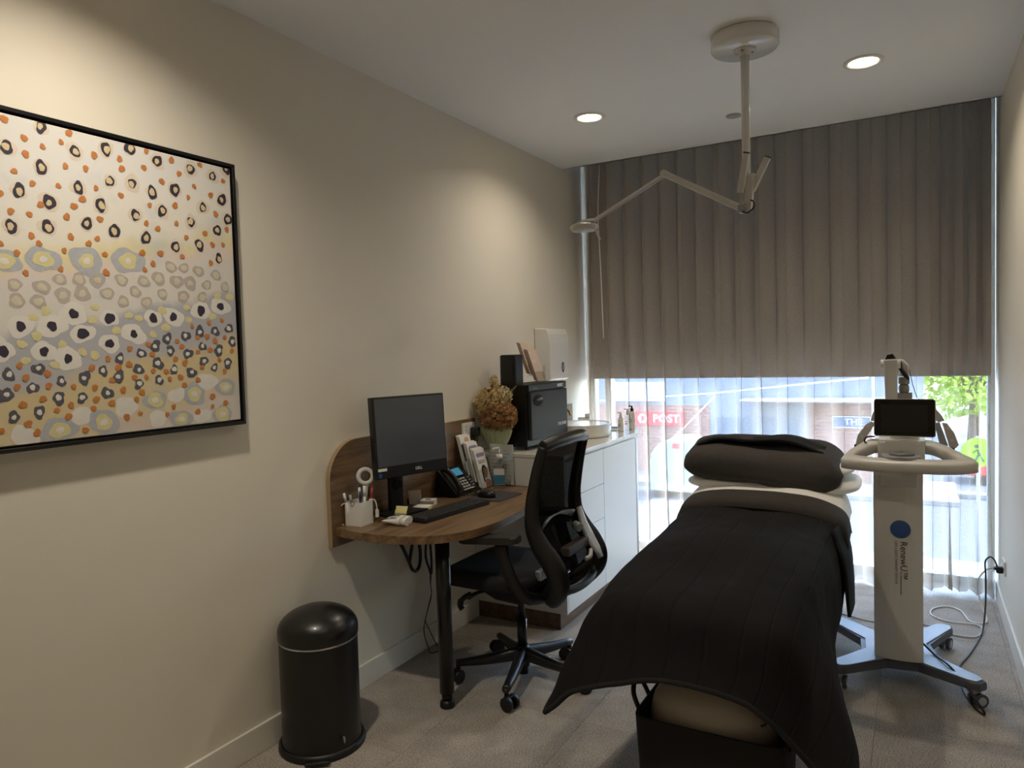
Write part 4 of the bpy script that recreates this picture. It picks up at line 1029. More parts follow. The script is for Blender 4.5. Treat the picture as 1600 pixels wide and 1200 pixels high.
# leaflets on the warmer
hl = thing('brochure_holder', 'clear brochure holder standing on the towel warmer', 'brochure holder', (.2, 3.66, TZ1))
lean2 = Vector((-.33, 0, .944)).normalized()
for k, (tx, tz, ty) in enumerate(((.225, .006, 3.615), (.185, .045, 3.600))):
    F2 = frame((tx, ty, TZ1+tz), (0, 1, 0), lean2)
    B(hl, F2).box((-.004, -.003, .018), (.106, .055, .020)).box((-.004, -.005, -.004), (.106, -.003, .020)).obj('pocket', CLEAR, hl)
    KRA = mat('leaflet_beige', C(198, 176, 160), .7)
    for q in range(4, -1, -1):
        Mq = F2 @ Matrix.Translation((0, .003*q, -.002 + .0042*(4-q)))
        if q:
            o = B(None, Mq).box((0, 0, 0), (.102, .190, .0030)).obj('leaflet', KRA)
            tag(o, ['beige leaflet behind the front one in the warmer holder', 'beige leaflet behind the top one in the upper warmer pocket'][k], 'leaflet', 'beige leaflets on the towel warmer, %s pocket' % ['lower', 'upper'][k])
        else:
            t = thing('leaflet', ['beige printed leaflet in the lower pocket on the towel warmer', 'beige printed leaflet in the upper pocket on the towel warmer'][k], 'leaflet', F2.translation)
            B(t, Mq).box((0, 0, 0), (.102, .190, .0030)).obj('sheet', KRA, t)
            b = B(t, Mq); b.box((.012, .168, .0031), (.035, .174, .0034)); b.box((.012, .120, .0031), (.068, .127, .0034)); b.box((.012, .108, .0031), (.055, .115, .0034)); tag(b.obj('printed_text', mat('print_cream', C(214, 198, 184), .7), t), None, kind='stuff')
B(hl).box((.16, 3.60, TZ1+.0005), (.235, 3.72, TZ1+.004)).box((.235, 3.695, TZ1+.004), (.240, 3.72, TZ1+.10)).obj('base', CLEAR, hl)

# ---- paper towel dispenser on the wall
pd = thing('paper_towel_dispenser', 'white paper towel dispenser mounted on the left wall by the window', 'dispenser', (0, 4.2, 1.27))
prof = [(.001, 1.262), (.095, 1.262), (.112, 1.275), (.112, 1.50), (.105, 1.56), (.090, 1.595), (.001, 1.602)]
b = B(pd); b.prism(prof, 4.045, 4.325, axis='y', bev=.008, seg=3); b.obj('cover', WHITE2, pd)
b = B(pd); b.box((.03, 4.10, 1.250), (.09, 4.27, 1.2625), .004); b.obj('outlet_lip', LGREY, pd)
WM = frame((.1125, 4.225, 1.345), (0, 1, 0), (0, 0, 1))
B(pd, WM).prism([(.019*math.cos(2*PI*k/20), .034*math.sin(2*PI*k/20)) for k in range(20)], 0, .001).obj('window', mat('dispenser_window', C(58, 58, 60), .2), pd)
B(pd, WM).prism([(.007*math.cos(2*PI*k/20), .020*math.sin(2*PI*k/20)) for k in range(20)], .001, .002).obj('lock', LGREY, pd)
B(pd, WM).box((-.017, -.049, 0), (.017, -.046, .0006)).obj('maker_mark', LGREY, pd)

# ---- vase with dried flowers on the counter
vs = thing('shell_vase', 'pale green shell shaped vase standing in front of the towel warmer', 'vase', (.135, 3.338, ZC))
vx, vy = .122, 3.337
rows = []
n = 64
for k in range(13):
    s_ = k/12; z = ZC + .001 + .135*s_
    hw = .032 + .074*(s_**.8) + (.008*math.sin(s_*PI)); hd = .018 + .016*s_
    if s_ > .86: hw -= (s_-.86)*.12
    rows.append([(vx + (hw + .0025*math.cos(18*2*PI*i/n)*s_)*math.cos(2*PI*i/n), vy + (hd + .0022*math.cos(18*2*PI*i/n))*math.sin(2*PI*i/n), z) for i in range(n)])
b = B(vs); b.poly(rows[0]); b.grid(rows, True, True)
inn = [[(vx + (p[0]-vx)*.9, vy + (p[1]-vy)*.85, p[2] - .001) for p in r] for r in rows[::-1][:6]]
b.grid([rows[-1]] + inn, True, True); b.obj('vessel', mat('celadon', C(178, 184, 146), .35, var=.06, vscale=20), vs)
fl = thing('dried_flowers', 'bouquet of dried beige and brown flowers in the shell vase', 'flowers', (vx, vy, ZC+.05))
DRY1 = mat('dry_brown', C(178, 134, 90), .9, var=.35, vscale=70); DRY2 = mat('dry_straw', C(216, 190, 136), .9, var=.25, vscale=70); DRY3 = mat('dry_cream', C(212, 196, 156), .9, var=.15, vscale=60)
fr = random.Random(5)
def florets(name, c, rad, cnt, m_, s0, s1):
    b = B(fl)
    for k in range(cnt):
        v = Vector((fr.gauss(0,1), fr.gauss(0,1), fr.gauss(0,1))).normalized()
        p = Vector(c) + Vector((v.x*rad[0], v.y*rad[1], v.z*rad[2])) * fr.uniform(.72, 1.05)
        p.x = max(p.x, .018); 
        if p.y > 3.385: p.y = 3.385 - fr.uniform(0, .03)
        up = (v + Vector((fr.gauss(0,.5), fr.gauss(0,.5), fr.gauss(0,.5)))).normalized()
        a = up.orthogonal().normalized(); c2 = up.cross(a); s_ = fr.uniform(s0, s1)
        for q in range(4):
            an = q*PI/2 + fr.uniform(-.3, .3); d = a*math.cos(an) + c2*math.sin(an); e = up.cross(d)
            b.poly([p, p + d*s_*.6 + e*s_*.35 + up*s_*.3, p + d*s_ + up*s_*.5, p + d*s_*.6 - e*s_*.35 + up*s_*.3])
    return tag(b.obj(name, m_, fl), None, kind='stuff')
florets('hydrangea_florets', (vx+.022, vy-.012, ZC+.195), (.112, .068, .082), 1400, DRY1, .007, .013)
florets('straw_florets', (vx-.022, vy-.010, ZC+.262), (.105, .060, .085), 1100, DRY2, .006, .011)
florets('cream_florets', (vx+.04, vy, ZC+.305), (.065, .045, .050), 300, DRY3, .005, .009)
florets('top_florets', (vx-.004, vy, ZC+.372), (.024, .018, .045), 190, DRY2, .005, .009)
b = B(fl)
for k in range(16):
    a = k*.7; rr = .01 + .02*(k % 4)
    b.tube([(vx + .012*math.cos(a), vy + .008*math.sin(a), ZC+.03), (vx + rr*math.cos(a), vy + rr*.5*math.sin(a), ZC+.15), (vx + rr*2.2*math.cos(a), vy + rr*math.sin(a)*.8, ZC+.27)], .0012, 5)
b.obj('stems', DRY2, fl)
b = B(fl)
for (x, z, dx, dz, L) in ((vx-.02, ZC+.27, -.5, .85, .15), (vx-.03, ZC+.24, -.75, .6, .11), (vx-.010, ZC+.31, -.2, 1, .13), (vx+.06, ZC+.29, .75, .6, .11)):
    d = Vector((dx, -.1, dz)).normalized(); sd = Vector((-d.z, 0, d.x))
    p0 = Vector((x, vy-.005, z)); b.tube([p0, p0 + d*L], [.0012, .0005], 5)
    for k in range(14):
        p = p0 + d*L*(k/14); w = .028*(1 - k/15)
        for s_ in (-1, 1):
            q = p + sd*s_*w + d*w*.7
            if q.x < .012: continue
            b.poly([p - d*.0012, q, p + d*.0012])
tag(b.obj('fern_fronds', DRY3, fl), None, kind='stuff')
b = B(fl)
for (dx, dz) in ((-.012, .335), (.004, .305), (.01, .36)): b.ball((vx+dx, vy-.045, ZC+dz), .0085, (1, 1, 1.1), 10)
b.obj('seed_heads', mat('seed_brown', C(112, 74, 46), .8), fl)
# ================================================================== OFFICE CHAIR (faces the desk, -x)
chx, chy = .587, 2.735
ch = thing('office_chair', 'black office chair with mesh back pulled up to the desk', 'office chair', (chx, chy, 0))
PLB = mat('chair_plastic', C(14, 14, 15), .42); ARMT = mat('chair_base', C(30, 31, 34), .38)
B(ch).lathe([(.030, .055), (.034, .075), (.036, .125), (.030, .135), (.026, .150)], (chx, chy, 0), 24).obj('hub', PLB, ch)
B(ch).cyl((chx, chy, .022), (chx, chy, .09), .023, n=20).obj('gas_cylinder_foot', PLB, ch)
B(ch).cyl((chx, chy, .14), (chx, chy, .27), .022, n=20).cyl((chx, chy, .27), (chx, chy, .42), .016, n=20).obj('gas_lift', BLACKM, ch)
for k in range(5):
    a = math.radians(-75 + 72*k); d = Vector((math.cos(a), math.sin(a), 0)); sd = Vector((-d.y, d.x, 0))
    b = B(ch); rows = []
    for s_ in range(9):
        t = s_/8; r = .022 + .275*t; w = .026*(1-t) + .0165*t; h = .030*(1-t) + .014*t; z = .112 - .030*t - .006*math.sin(t*PI)
        c = Vector((chx, chy, z)) + d*r
        rows.append([c + sd*w*math.copysign(abs(math.cos(2*PI*i/12))**.7, math.cos(2*PI*i/12)) + Vector((0, 0, h*math.copysign(abs(math.sin(2*PI*i/12))**.8, math.sin(2*PI*i/12)))) for i in range(12)])
    b.grid(rows, True, True); b.poly(rows[-1]); arm = b.obj('base_arm', ARMT, ch)
    tip = Vector((chx, chy, 0)) + d*.288
    sw = a + [1.1, .5, 2.2, 1.6, .9][k]; wd = Vector((math.cos(sw), math.sin(sw), 0)); ws = Vector((-wd.y, wd.x, 0)); wc = tip + wd*.018
    b = B(ch)
    for s_ in (-1, 1):
        p = wc + ws*(.012*s_); q = wc + ws*(.028*s_)
        b.cyl(p + Vector((0, 0, .0295)), q + Vector((0, 0, .0295)), .0295, n=24)
    cas = b.obj('caster', PLB, ch)
    B(ch).cyl(tip + Vector((0, 0, .045)), tip + Vector((0, 0, .085)), .010).box(wc + Vector((-.012, -.012, .03)), wc + Vector((.012, .012, .058)), .003).obj('caster_stem', PLB, cas)
# seat
rows = []
n = 40
def seat_ring(k, z, gx, gy):
    out = []
    for i in range(n):
        a = 2*PI*i/n; ca, sa = math.cos(a), math.sin(a)
        x = .515 + gx*math.copysign(abs(ca)**.42, ca); y = chy + gy*math.copysign(abs(sa)**.42, sa)
        zz = z - (.030*max(0, (.40-x)/.14)**2 if x < .40 else 0) + (.010*max(0, (x-.62)/.12)**2 if x > .62 else 0)
        out.append((x, y, zz))
    return out
for z, gx, gy in ((.455, .15, .16), (.450, .225, .215), (.458, .246, .240), (.478, .252, .247), (.502, .250, .245), (.517, .238, .232), (.520, .18, .18), (.515, .08, .08), (.514, .01, .01)):
    rows.append(seat_ring(0, z, gx, gy))
b = B(ch); b.poly(rows[0]); b.grid(rows, True, True); b.poly(rows[-1]); b.obj('seat', FABBLK, ch)
b = B(ch)
b.prism([(.38, .452), (.74, .452), (.80, .44), (.76, .405), (.64, .375), (.53, .380), (.44, .420)], chy-.13, chy+.13, axis='y', bev=.012, seg=2)
b.obj('tilt_mechanism', PLB, ch)
for s_, lab in ((-1, None), (1, None)):
    b = B(ch); b.tube([(.50, chy+s_*.12, .425), (.475, chy+s_*.20, .425), (.462, chy+s_*.235, .415)], [.008, .008, .010], 8)
    b.tube(smooth_path([(.470, chy+s_*.225, .430), (.440, chy+s_*.240, .412), (.425, chy+s_*.245, .385), (.437, chy+s_*.245, .365)], 4), [.014]*6 + [.019]*7, 8, flat=.6)
    b.obj('lever', PLB, ch)
# back frame: two swept uprights joined at the foot and by the top rail
side = [(.735, .395), (.800, .430), (.858, .490), (.872, .545), (.845, .605), (.800, .665), (.768, .735), (.765, .820), (.778, .900), (.797, .985), (.822, 1.070)]
yy = [.03, .13, .185, .200, .205, .207, .208, .208, .207, .205, .200]
wr = [.034, .046, .050, .050, .048, .044, .036, .031, .028, .025, .022]
for s_ in (-1, 1):
    pts = smooth_path([(x, chy + s_*y, z) for (x, z), y in zip(side, yy)], 5)
    rr = []
    for k in range(len(wr)-1):
        for j in range(5): rr.append(wr[k] + (wr[k+1]-wr[k])*j/5)
    rr.append(wr[-1])
    B(ch).tube(pts, rr, 10, flat=.62, up=(0, 1, 0)).obj('back_upright', PLB, ch)
b = B(ch); b.tube(smooth_path([(.858, chy-.185, .490), (.880, chy-.10, .468), (.886, chy, .462), (.880, chy+.10, .468), (.858, chy+.185, .490)], 6), .022, 10, flat=.8, up=(0, 0, 1)); b.obj('back_foot_rail', PLB, ch)
b = B(ch); b.tube(smooth_path([(.822, chy-.205, 1.068), (.840, chy-.12, 1.082), (.847, chy, 1.086), (.840, chy+.12, 1.082), (.822, chy+.205, 1.068)], 6), .020, 10, flat=1.35, up=(0, 0, 1)); tr = b.obj('top_rail', mat('rail_gloss', C(20, 20, 22), .42), ch)
B(ch).box((.838, chy+.105, 1.076), (.861, chy+.150, 1.094), .003).obj('badge', LGREY, tr)
# mesh
MESH = cloth('chair_mesh', C(17, 17, 19), .04, .06, streak=.6, wscale=500)
g = []
sp2 = smooth_path([(x, 0, z) for (x, z) in side[3:]], 4)
for p in sp2:
    g.append([(p.x + .012*(1-(2*k/12-1)**2) - .006, chy - .195 + .39*k/12, p.z) for k in range(13)])
B(ch).grid(g).obj('mesh_back', MESH, ch)
b = B(ch)
g = [[(.760 - .02*(1-(2*k/10-1)**2) + .03*j, chy - .15 + .30*k/10, .70 + .055*j - .012*(2*k/10-1)**2) for k in range(11)] for j in (0, 1)]
b.grid(g); b.obj('lumbar_pad', mat('lumbar_grey', C(110, 112, 116), .4), ch, solid=.010)
LG2 = mat('lumbar_slider', C(176, 177, 178), .35)
b = B(ch); g = []
for k, (x, z) in enumerate([(.905, .545), (.885, .585), (.855, .630), (.825, .690), (.805, .760)]):
    w = [.030, .055, .075, .060, .030][k]
    g.append([(x + .012, chy + .135 - w*.5 + w*q/4, z) for q in range(5)])
b.grid(g); b.obj('lumbar_cover', LG2, ch, solid=.012)
B(ch).box((.835, chy-.10, .600), (.875, chy+.11, .640), .006).obj('lumbar_crossbar', mat('brown_grey', C(66, 56, 50), .4), ch)
B(ch).cyl((.83, chy+.06, .70), (.86, chy+.045, .69), .018).obj('lumbar_knob', LGREY, ch)
B(ch).tube(smooth_path([(.885, chy+.10, .585), (.895, chy+.07, .565), (.885, chy+.04, .560)], 5), .010, 8).obj('lumbar_clip', LGREY, ch)
B(ch).box((.745, chy-.16, .505), (.775, chy-.10, .545), .004).obj('adjuster', ALU, ch)
# arms
for s_ in (-1, 1):
    y = chy + s_*.272
    AM = Matrix.Translation((.60, y, .690)) @ Matrix.Rotation(-s_*math.radians(4), 4, 'Z') @ Matrix.Rotation(-math.radians(4), 4, 'Y')
    ap = B(ch, AM).prism(rrect(-.135, -.040, .135, .040, .025), -.012, .016, bev=.008, seg=3).obj('arm_pad', mat('arm_pad', C(32, 31, 30), .55), ch)
    b = B(ch); b.tube(smooth_path([(.655, y, .672), (.662, y, .62), (.690, y-s_*.005, .545), (.730, y-s_*.03, .470), (.765, y-s_*.07, .440), (.78, y-s_*.14, .425)], 6), [.032]*12 + [.030]*12 + [.026]*7, 10, flat=.55, up=(0, 1, 0)); b.obj('arm_support', PLB, ch)

# ================================================================== TREATMENT COUCH
bx0, bx1, by0, by1 = 1.20, 1.80, 2.10, 4.06
cb = thing('treatment_couch', 'treatment couch on white legs under the black blanket', 'couch', (1.5, 3.1, 0))
UPH = mat('couch_vinyl', C(220, 216, 206), .45)
B(cb).box((bx0+.035, by0+.03, .55), (bx1-.035, by1, .635), .025, 3).obj('mattress', UPH, cb)
B(cb).box((bx0+.05, by0+.08, .50), (bx1-.05, by1-.06, .549), .006).obj('frame', WHITE, cb)
for y in (2.62, 3.96):
    B(cb).box((bx0+.08, y-.045, .06), (bx1-.06, y+.045, .12), .012).obj('cross_foot', WHITE, cb)
    B(cb).box((1.42, y-.05, .12), (1.58, y+.05, .50), .01).obj('column', WHITE, cb)
    for x in (bx0+.09, bx1-.075):
        B(cb).cyl((x, y, 0), (x, y, .19), .029, n=24).obj('leg_tube', WHITE, cb)
        B(cb).cyl((x, y, .19), (x, y, .197), .031, n=24).obj('leg_cap', mat('cap_blue_grey', C(90, 110, 140), .4), cb)
# blanket
def cr1(p, t):
    n_ = len(p); i = min(int(t), n_-2); f = t - i
    p0, p1, p2, p3 = p[max(i-1,0)], p[i], p[i+1], p[min(i+2,n_-1)]
    return .5*((2*p1) + (p2-p0)*f + (2*p0-5*p1+4*p2-p3)*f*f + (3*p1-p0-3*p2+p3)*f*f*f)
def net(ctrl, nu, nv, wr=0.0, seed=0.0, fine=26):
    ctrl = [[Vector(p) for p in r] for r in ctrl]
    R_, C_ = len(ctrl), len(ctrl[0]); out = []
    for j in range(nv+1):
        t = (R_-1)*j/nv; row = [cr1([ctrl[r][c] for r in range(R_)], t) for c in range(C_)]
        o_ = []
        for i in range(nu+1):
            p = cr1(row, (C_-1)*i/nu)
            if wr:
                q = noise.noise_vector(Vector((p.x*5, p.y*3.2, p.z*5 + seed)))
                p = p + q*wr + noise.noise_vector(Vector((p.x*16, p.y*11, p.z*16 + seed)))*wr*.22
            o_.append(p)
        out.append(o_)
    return out
def blanket_mat():
    M = bpy.data.materials.new('quilted_black'); M.use_nodes = True
    t = M.node_tree; b = t.nodes['Principled BSDF']; b.inputs['Roughness'].default_value = .9; b.inputs['Base Color'].default_value = C(25, 24, 25)
    b.inputs['Sheen Weight'].default_value = .0; b.inputs['Sheen Roughness'].default_value = .45; b.inputs['Specular IOR Level'].default_value = .18
    tc = t.nodes.new('ShaderNodeTexCoord'); sx = t.nodes.new('ShaderNodeSeparateXYZ'); t.links.new(tc.outputs['UV'], sx.inputs[0])
    def line(sock, per, w):
        a = t.nodes.new('ShaderNodeMath'); a.operation = 'PINGPONG'; a.inputs[1].default_value = per/2; t.links.new(sock, a.inputs[0])
        c = t.nodes.new('ShaderNodeMapRange'); c.interpolation_type = 'SMOOTHSTEP'; c.inputs['From Max'].default_value = w; t.links.new(a.outputs[0], c.inputs['Value']); return c.outputs[0]
    l1 = line(sx.outputs['X'], .075, .007)
    n = t.nodes.new('ShaderNodeTexNoise'); n.inputs['Scale'].default_value = 320; t.links.new(tc.outputs['Object'], n.inputs['Vector'])
    ad = t.nodes.new('ShaderNodeMath'); ad.operation = 'MULTIPLY_ADD'; ad.inputs[1].default_value = .12; t.links.new(n.outputs['Fac'], ad.inputs[0]); t.links.new(l1, ad.inputs[2])
    bp = t.nodes.new('ShaderNodeBump'); bp.inputs['Strength'].default_value = .5; bp.inputs['Distance'].default_value = .005
    t.links.new(ad.outputs[0], bp.inputs['Height']); t.links.new(bp.outputs['Normal'], b.inputs['Normal'])
    return M
QUILT = blanket_mat()
bk = thing('blanket', 'black quilted blanket draped over the treatment couch', 'blanket', (1.5, 2.7, .3))
ctrl = [
 [(1.115,3.40,.440),(1.135,3.40,.600),(1.185,3.40,.686),(1.34,3.40,.712),(1.52,3.40,.716),(1.70,3.40,.706),(1.812,3.40,.672),(1.838,3.40,.560),(1.845,3.40,.420)],
 [(1.110,3.05,.440),(1.140,3.05,.590),(1.190,3.05,.672),(1.34,3.05,.702),(1.52,3.05,.710),(1.70,3.05,.704),(1.812,3.05,.668),(1.842,3.05,.550),(1.855,3.05,.410)],
 [(1.105,2.72,.440),(1.145,2.72,.580),(1.200,2.72,.664),(1.34,2.72,.712),(1.52,2.72,.722),(1.70,2.72,.712),(1.810,2.72,.662),(1.845,2.72,.530),(1.862,2.72,.380)],
 [(1.105,2.42,.415),(1.150,2.42,.560),(1.212,2.42,.650),(1.34,2.42,.680),(1.52,2.42,.686),(1.70,2.42,.682),(1.812,2.44,.645),(1.862,2.46,.480),(1.912,2.48,.270)],
 [(1.095,2.20,.370),(1.150,2.20,.530),(1.220,2.20,.640),(1.34,2.19,.672),(1.52,2.18,.674),(1.70,2.19,.668),(1.812,2.22,.630),(1.882,2.32,.430),(1.950,2.40,.165)],
 [(1.085,2.08,.335),(1.140,2.08,.470),(1.210,2.085,.605),(1.34,2.075,.642),(1.52,2.07,.645),(1.70,2.075,.636),(1.802,2.09,.590),(1.880,2.18,.380),(1.958,2.26,.150)],
 [(1.085,2.02,.320),(1.135,2.02,.405),(1.200,2.02,.480),(1.34,2.01,.530),(1.52,2.00,.545),(1.69,2.01,.525),(1.785,2.03,.475),(1.865,2.08,.360),(1.935,2.14,.180)],
 [(1.092,1.975,.312),(1.135,1.975,.345),(1.200,1.97,.400),(1.33,1.955,.455),(1.52,1.95,.492),(1.68,1.955,.482),(1.770,1.97,.430),(1.850,2.00,.345),(1.915,2.05,.235)],
]
gp = net(ctrl, 72, 84, .015)
b = B(bk); b.grid(gp); dr_ = b.obj('cloth', QUILT, bk, solid=.014)
uv = dr_.data.uv_layers.new(name='UVMap')
inv = ROOTM[bk.name]
for poly_ in dr_.data.polygons:
    for li in poly_.loop_indices:
        vi = dr_.data.loops[li].vertex_index; i_, j_ = vi % 73, vi // 73
        uv.data[li].uv = (i_/72*1.10, j_/84*1.9)
edge = [gp[j][0] for j in range(0, 85, 2)] + [gp[84][i] for i in range(2, 73, 2)] + [gp[j][72] for j in range(82, -1, -2)]
B(bk).tube(edge, .009, 7).obj('hem_piping', mat('blanket_piping', C(22, 21, 22), .9), bk)
# turned-back flap hanging at the right
fl_c = [[(1.815,3.45,.690),(1.828,3.28,.690),(1.824,3.12,.690)],[(1.852,3.50,.57),(1.866,3.30,.57),(1.862,3.08,.575)],[(1.868,3.50,.45),(1.882,3.28,.45),(1.880,3.04,.46)],[(1.874,3.44,.345),(1.890,3.26,.36),(1.890,3.02,.385)]]
B(bk).grid(net(fl_c, 10, 14, .004)).obj('hanging_flap', QUILT, bk, solid=.012)

# grey towel turned down over the blanket edge
TOWEL = mat('grey_towel', C(52, 47, 42), .95, var=.25, vscale=40, bump=.6, bscale=260)
def prof(y, lift, L=1.128, Rr=1.865, drop=.10):
    return [(L, y-.01, .60+lift-drop*.2), (L+.020, y, .655+lift), (1.19, y, .702+lift), (1.34, y+.01, .728+lift), (1.52, y+.01, .733+lift), (1.70, y, .722+lift), (1.80, y-.01, .692+lift), (Rr-.018, y-.02, .655+lift), (Rr, y-.03, .59+lift)]
tg = net([prof(3.275, -.012), prof(3.295, .016), prof(3.36, .030), prof(3.44, .034), prof(3.475, .018)], 56, 16, .004, 3.0)
tt = tag(B().grid(tg).obj('turned_towel', TOWEL, solid=.016), 'dark grey towel turned back across the blanket edge', 'towel')
# white sheet and pillows
SHEET = mat('white_sheet', C(232, 228, 220), .85, var=.02, vscale=20, sheen=.2)
sg = net([prof(3.42, .018, 1.10, 1.845), prof(3.52, .034, 1.095, 1.85), prof(3.62, .052, 1.10, 1.85), prof(3.75, .056, 1.10, 1.85)], 60, 26, .012, 7.0)
sw_ = tag(B().grid(sg).obj('bed_sheet', SHEET, solid=.004), 'white sheet showing between the grey towel and the pillow', 'sheet')
def pillow(c, hx, hy, hz, ex=.45, wr=.012, seed=1.0, tiltx=0.0, nu=44, nv=22, flat=1.0, droop=0.0, box=.55):
    rows = []
    for j in range(nv+1):
        v = -PI/2 + PI*j/nv
        row = []
        for i in range(nu):
            u = 2*PI*i/nu
            cs = lambda a, e: math.copysign(abs(math.cos(a))**e, math.cos(a)); sn = lambda a, e: math.copysign(abs(math.sin(a))**e, math.sin(a))
            q = abs(math.cos(v))**box
            x, y = hx*q*cs(u, ex), hy*q*sn(u, ex)
            z = hz*math.sin(v)
            if z < 0: z *= flat*(1 + droop*max(0, x/hx))
            z -= droop*.03*(x/hx)
            p = Vector((x, y, z + tiltx*y))
            w = noise.noise_vector(Vector((x*6+seed, y*6, z*9)))*wr + noise.noise_vector(Vector((x*17+seed, y*17, z*20)))*wr*.3
            row.append(Vector(c) + p + w)
        rows.append(row)
    return rows
def pil(name, label, m_, *a, **k):
    return tag(B().grid(pillow(*a, **k), True, True).obj(name, m_), label, 'pillow')
pil('pillow', 'lower white pillow with its corner sticking out at the right of the couch', SHEET, (1.48, 3.80, .765), .405, .235, .055, seed=4, wr=.016, flat=.9)
pil('pillow', 'upper white pillow squeezed under the dark grey pillow', SHEET, (1.475, 3.83, .845), .395, .215, .050, seed=8, wr=.014, flat=.9)
DGREY = mat('dark_grey_cotton', C(58, 54, 50), .92, var=.18, vscale=60, bump=.4, bscale=300)
rows = pillow((1.440, 3.74, .862), .372, .20, .092, ex=.3, seed=2, wr=.018, flat=.62, tiltx=.2, droop=.6, box=.3)
dgp = tag(B().grid(rows, True, True).obj('dark_pillow', DGREY), 'plump dark grey covered pillow at the head of the couch', 'pillow')
bt = [[(1.130 + .60*i/22, 3.68 + .15*j/5, .974 + .008*math.sin(i*.5) - .035*abs(2*i/22-1)**3.2 + .012*math.sin(j*1.1+i*.15) - .006*(i/22)) for i in range(23)] for j in range(6)]
tw2 = tag(B().grid(bt).obj('black_towel', FABBLK, solid=.016), 'black folded cloth strip lying on top of the dark grey pillow', 'towel')

# ================================================================== BASKET UNDER THE FOOT END
bk2 = thing('storage_basket', 'black woven fabric basket on the floor under the couch foot', 'basket', (1.57, 2.19, 0))
WV = mat('black_weave', C(13, 12, 12), .8, var=.3, vscale=60, bump=.8, bscale=160, stretch=(1, 1, .5))
LIN = mat('basket_lining', C(34, 34, 40), .8)
X0b, X1b, Y0b, Y1b, ZBk = 1.355, 1.800, 2.035, 2.355, .325
b = B(bk2)
def wallp(a, c_, t_):
    b.prism([a, c_, (c_[0]+t_[0], c_[1]+t_[1]), (a[0]+t_[0], a[1]+t_[1])], .001, ZBk)
tp_ = .96
n = 48
def brect(z, inset, taper):
    cx_, cy_ = (X0b+X1b)/2, (Y0b+Y1b)/2; hx, hy = (X1b-X0b)/2*taper-inset, (Y1b-Y0b)/2*taper-inset
    out = []
    for i in range(n):
        a = 2*PI*(i+.5)/n
        c_, s_ = math.cos(a), math.sin(a)
        out.append((cx_ + hx*math.copysign(abs(c_)**.22, c_), cy_ + hy*math.copysign(abs(s_)**.22, s_), z))
    return out
out_r = [brect(.001 + (ZBk-.001)*k/6, 0, .93 + .07*k/6) for k in range(7)]
b.poly(out_r[0]); b.grid(out_r, False, True); b.obj('woven_shell', WV, bk2)
in_r = [brect(ZBk, 0, 1.0), brect(ZBk+.004, .004, 1.0), brect(ZBk, .008, 1.0), brect(.14, .010, .96), brect(.012, .012, .93)]
b = B(bk2); b.grid(in_r, True, True); b.poly(in_r[-1]); b.obj('lining', LIN, bk2)
for sx_, x in ((-1, X0b), (1, X1b)):
    B(bk2).tube(smooth_path([(x, 2.14, ZBk-.05), (x+sx_*.030, 2.145, ZBk+.015), (x+sx_*.038, 2.19, ZBk+.045), (x+sx_*.030, 2.235, ZBk+.015), (x, 2.24, ZBk-.05)], 6), .008, 8).obj('handle', BLACK, bk2)
pil('cushion', 'cream cushion stuffed into the black basket', mat('cream_vinyl', C(184, 174, 160), .5), (1.570, 2.205, .275), .200, .145, .150, seed=12, wr=.008, flat=1.0, ex=.75)
rl = thing('rolled_pad', 'small rolled cream pad resting on the basket corner', 'pad', (1.77, 2.16, ZBk))
B(rl).tube([(1.735, 2.135, ZBk+.022), (1.795, 2.165, ZBk+.026), (1.835, 2.19, ZBk+.020)], [.012, .022, .016], 12, flat=.7).obj('roll', mat('cream_foam', C(216, 202, 180), .7), rl)
b = B(rl)
for k in range(3): b.tube(smooth_path([(1.70+.012*k, 2.11, ZBk+.012+.004*k), (1.735+.01*k, 2.13+.004*k, ZBk+.028), (1.77, 2.13+.012*k, ZBk+.022), (1.79, 2.12, ZBk+.008)], 5), .0035, 6)
b.obj('loose_strings', GREYP, rl)

# ================================================================== LED TROLLEY
TRX, TRY = 2.05, 3.43
tl = thing('light_therapy_trolley', 'white light therapy machine on a wheeled stand beside the couch', 'medical trolley', (TRX, TRY, 0))
BASEW = mat('trolley_base_white', C(158, 165, 178), .4); BASED = mat('trolley_base_grey', C(84, 86, 92), .5); TW = mat('trolley_white', C(214, 211, 204), .34)
# X-shaped base outline
tips = [(1.815, 3.20), (2.345, 3.275), (2.245, 3.885), (1.70, 3.815)]
cx_, cy_ = 2.045, 3.50
out = []
hubs = [(-.115, -.115), (.115, -.115), (.115, .115), (-.115, .115)]
for k, (tx, ty) in enumerate(tips):
    d = Vector((tx-cx_, ty-cy_, 0)).normalized(); sd = Vector((-d.y, d.x, 0)); w = .036
    tip = Vector((tx, ty, 0)); h = Vector((cx_, cy_, 0)) + d*.14
    out += [h - sd*.058, tip - sd*w - d*.03, tip - sd*w*.55, tip + sd*w*.55, tip + sd*w - d*.03, h + sd*.058]
poly = [(p.x, p.y) for p in out]
B(tl).prism(poly, .072, .108, bev=.008, seg=2).obj('base', BASED, tl)
cen = Vector((cx_, cy_))
inner = []
for p in out:
    v = Vector((p.x, p.y)) - cen; inner.append(tuple(cen + v*(1 - .014/v.length)))
B(tl).prism(inner, .1082, .1125, bev=.002, seg=1).obj('base_cover', BASEW, tl)
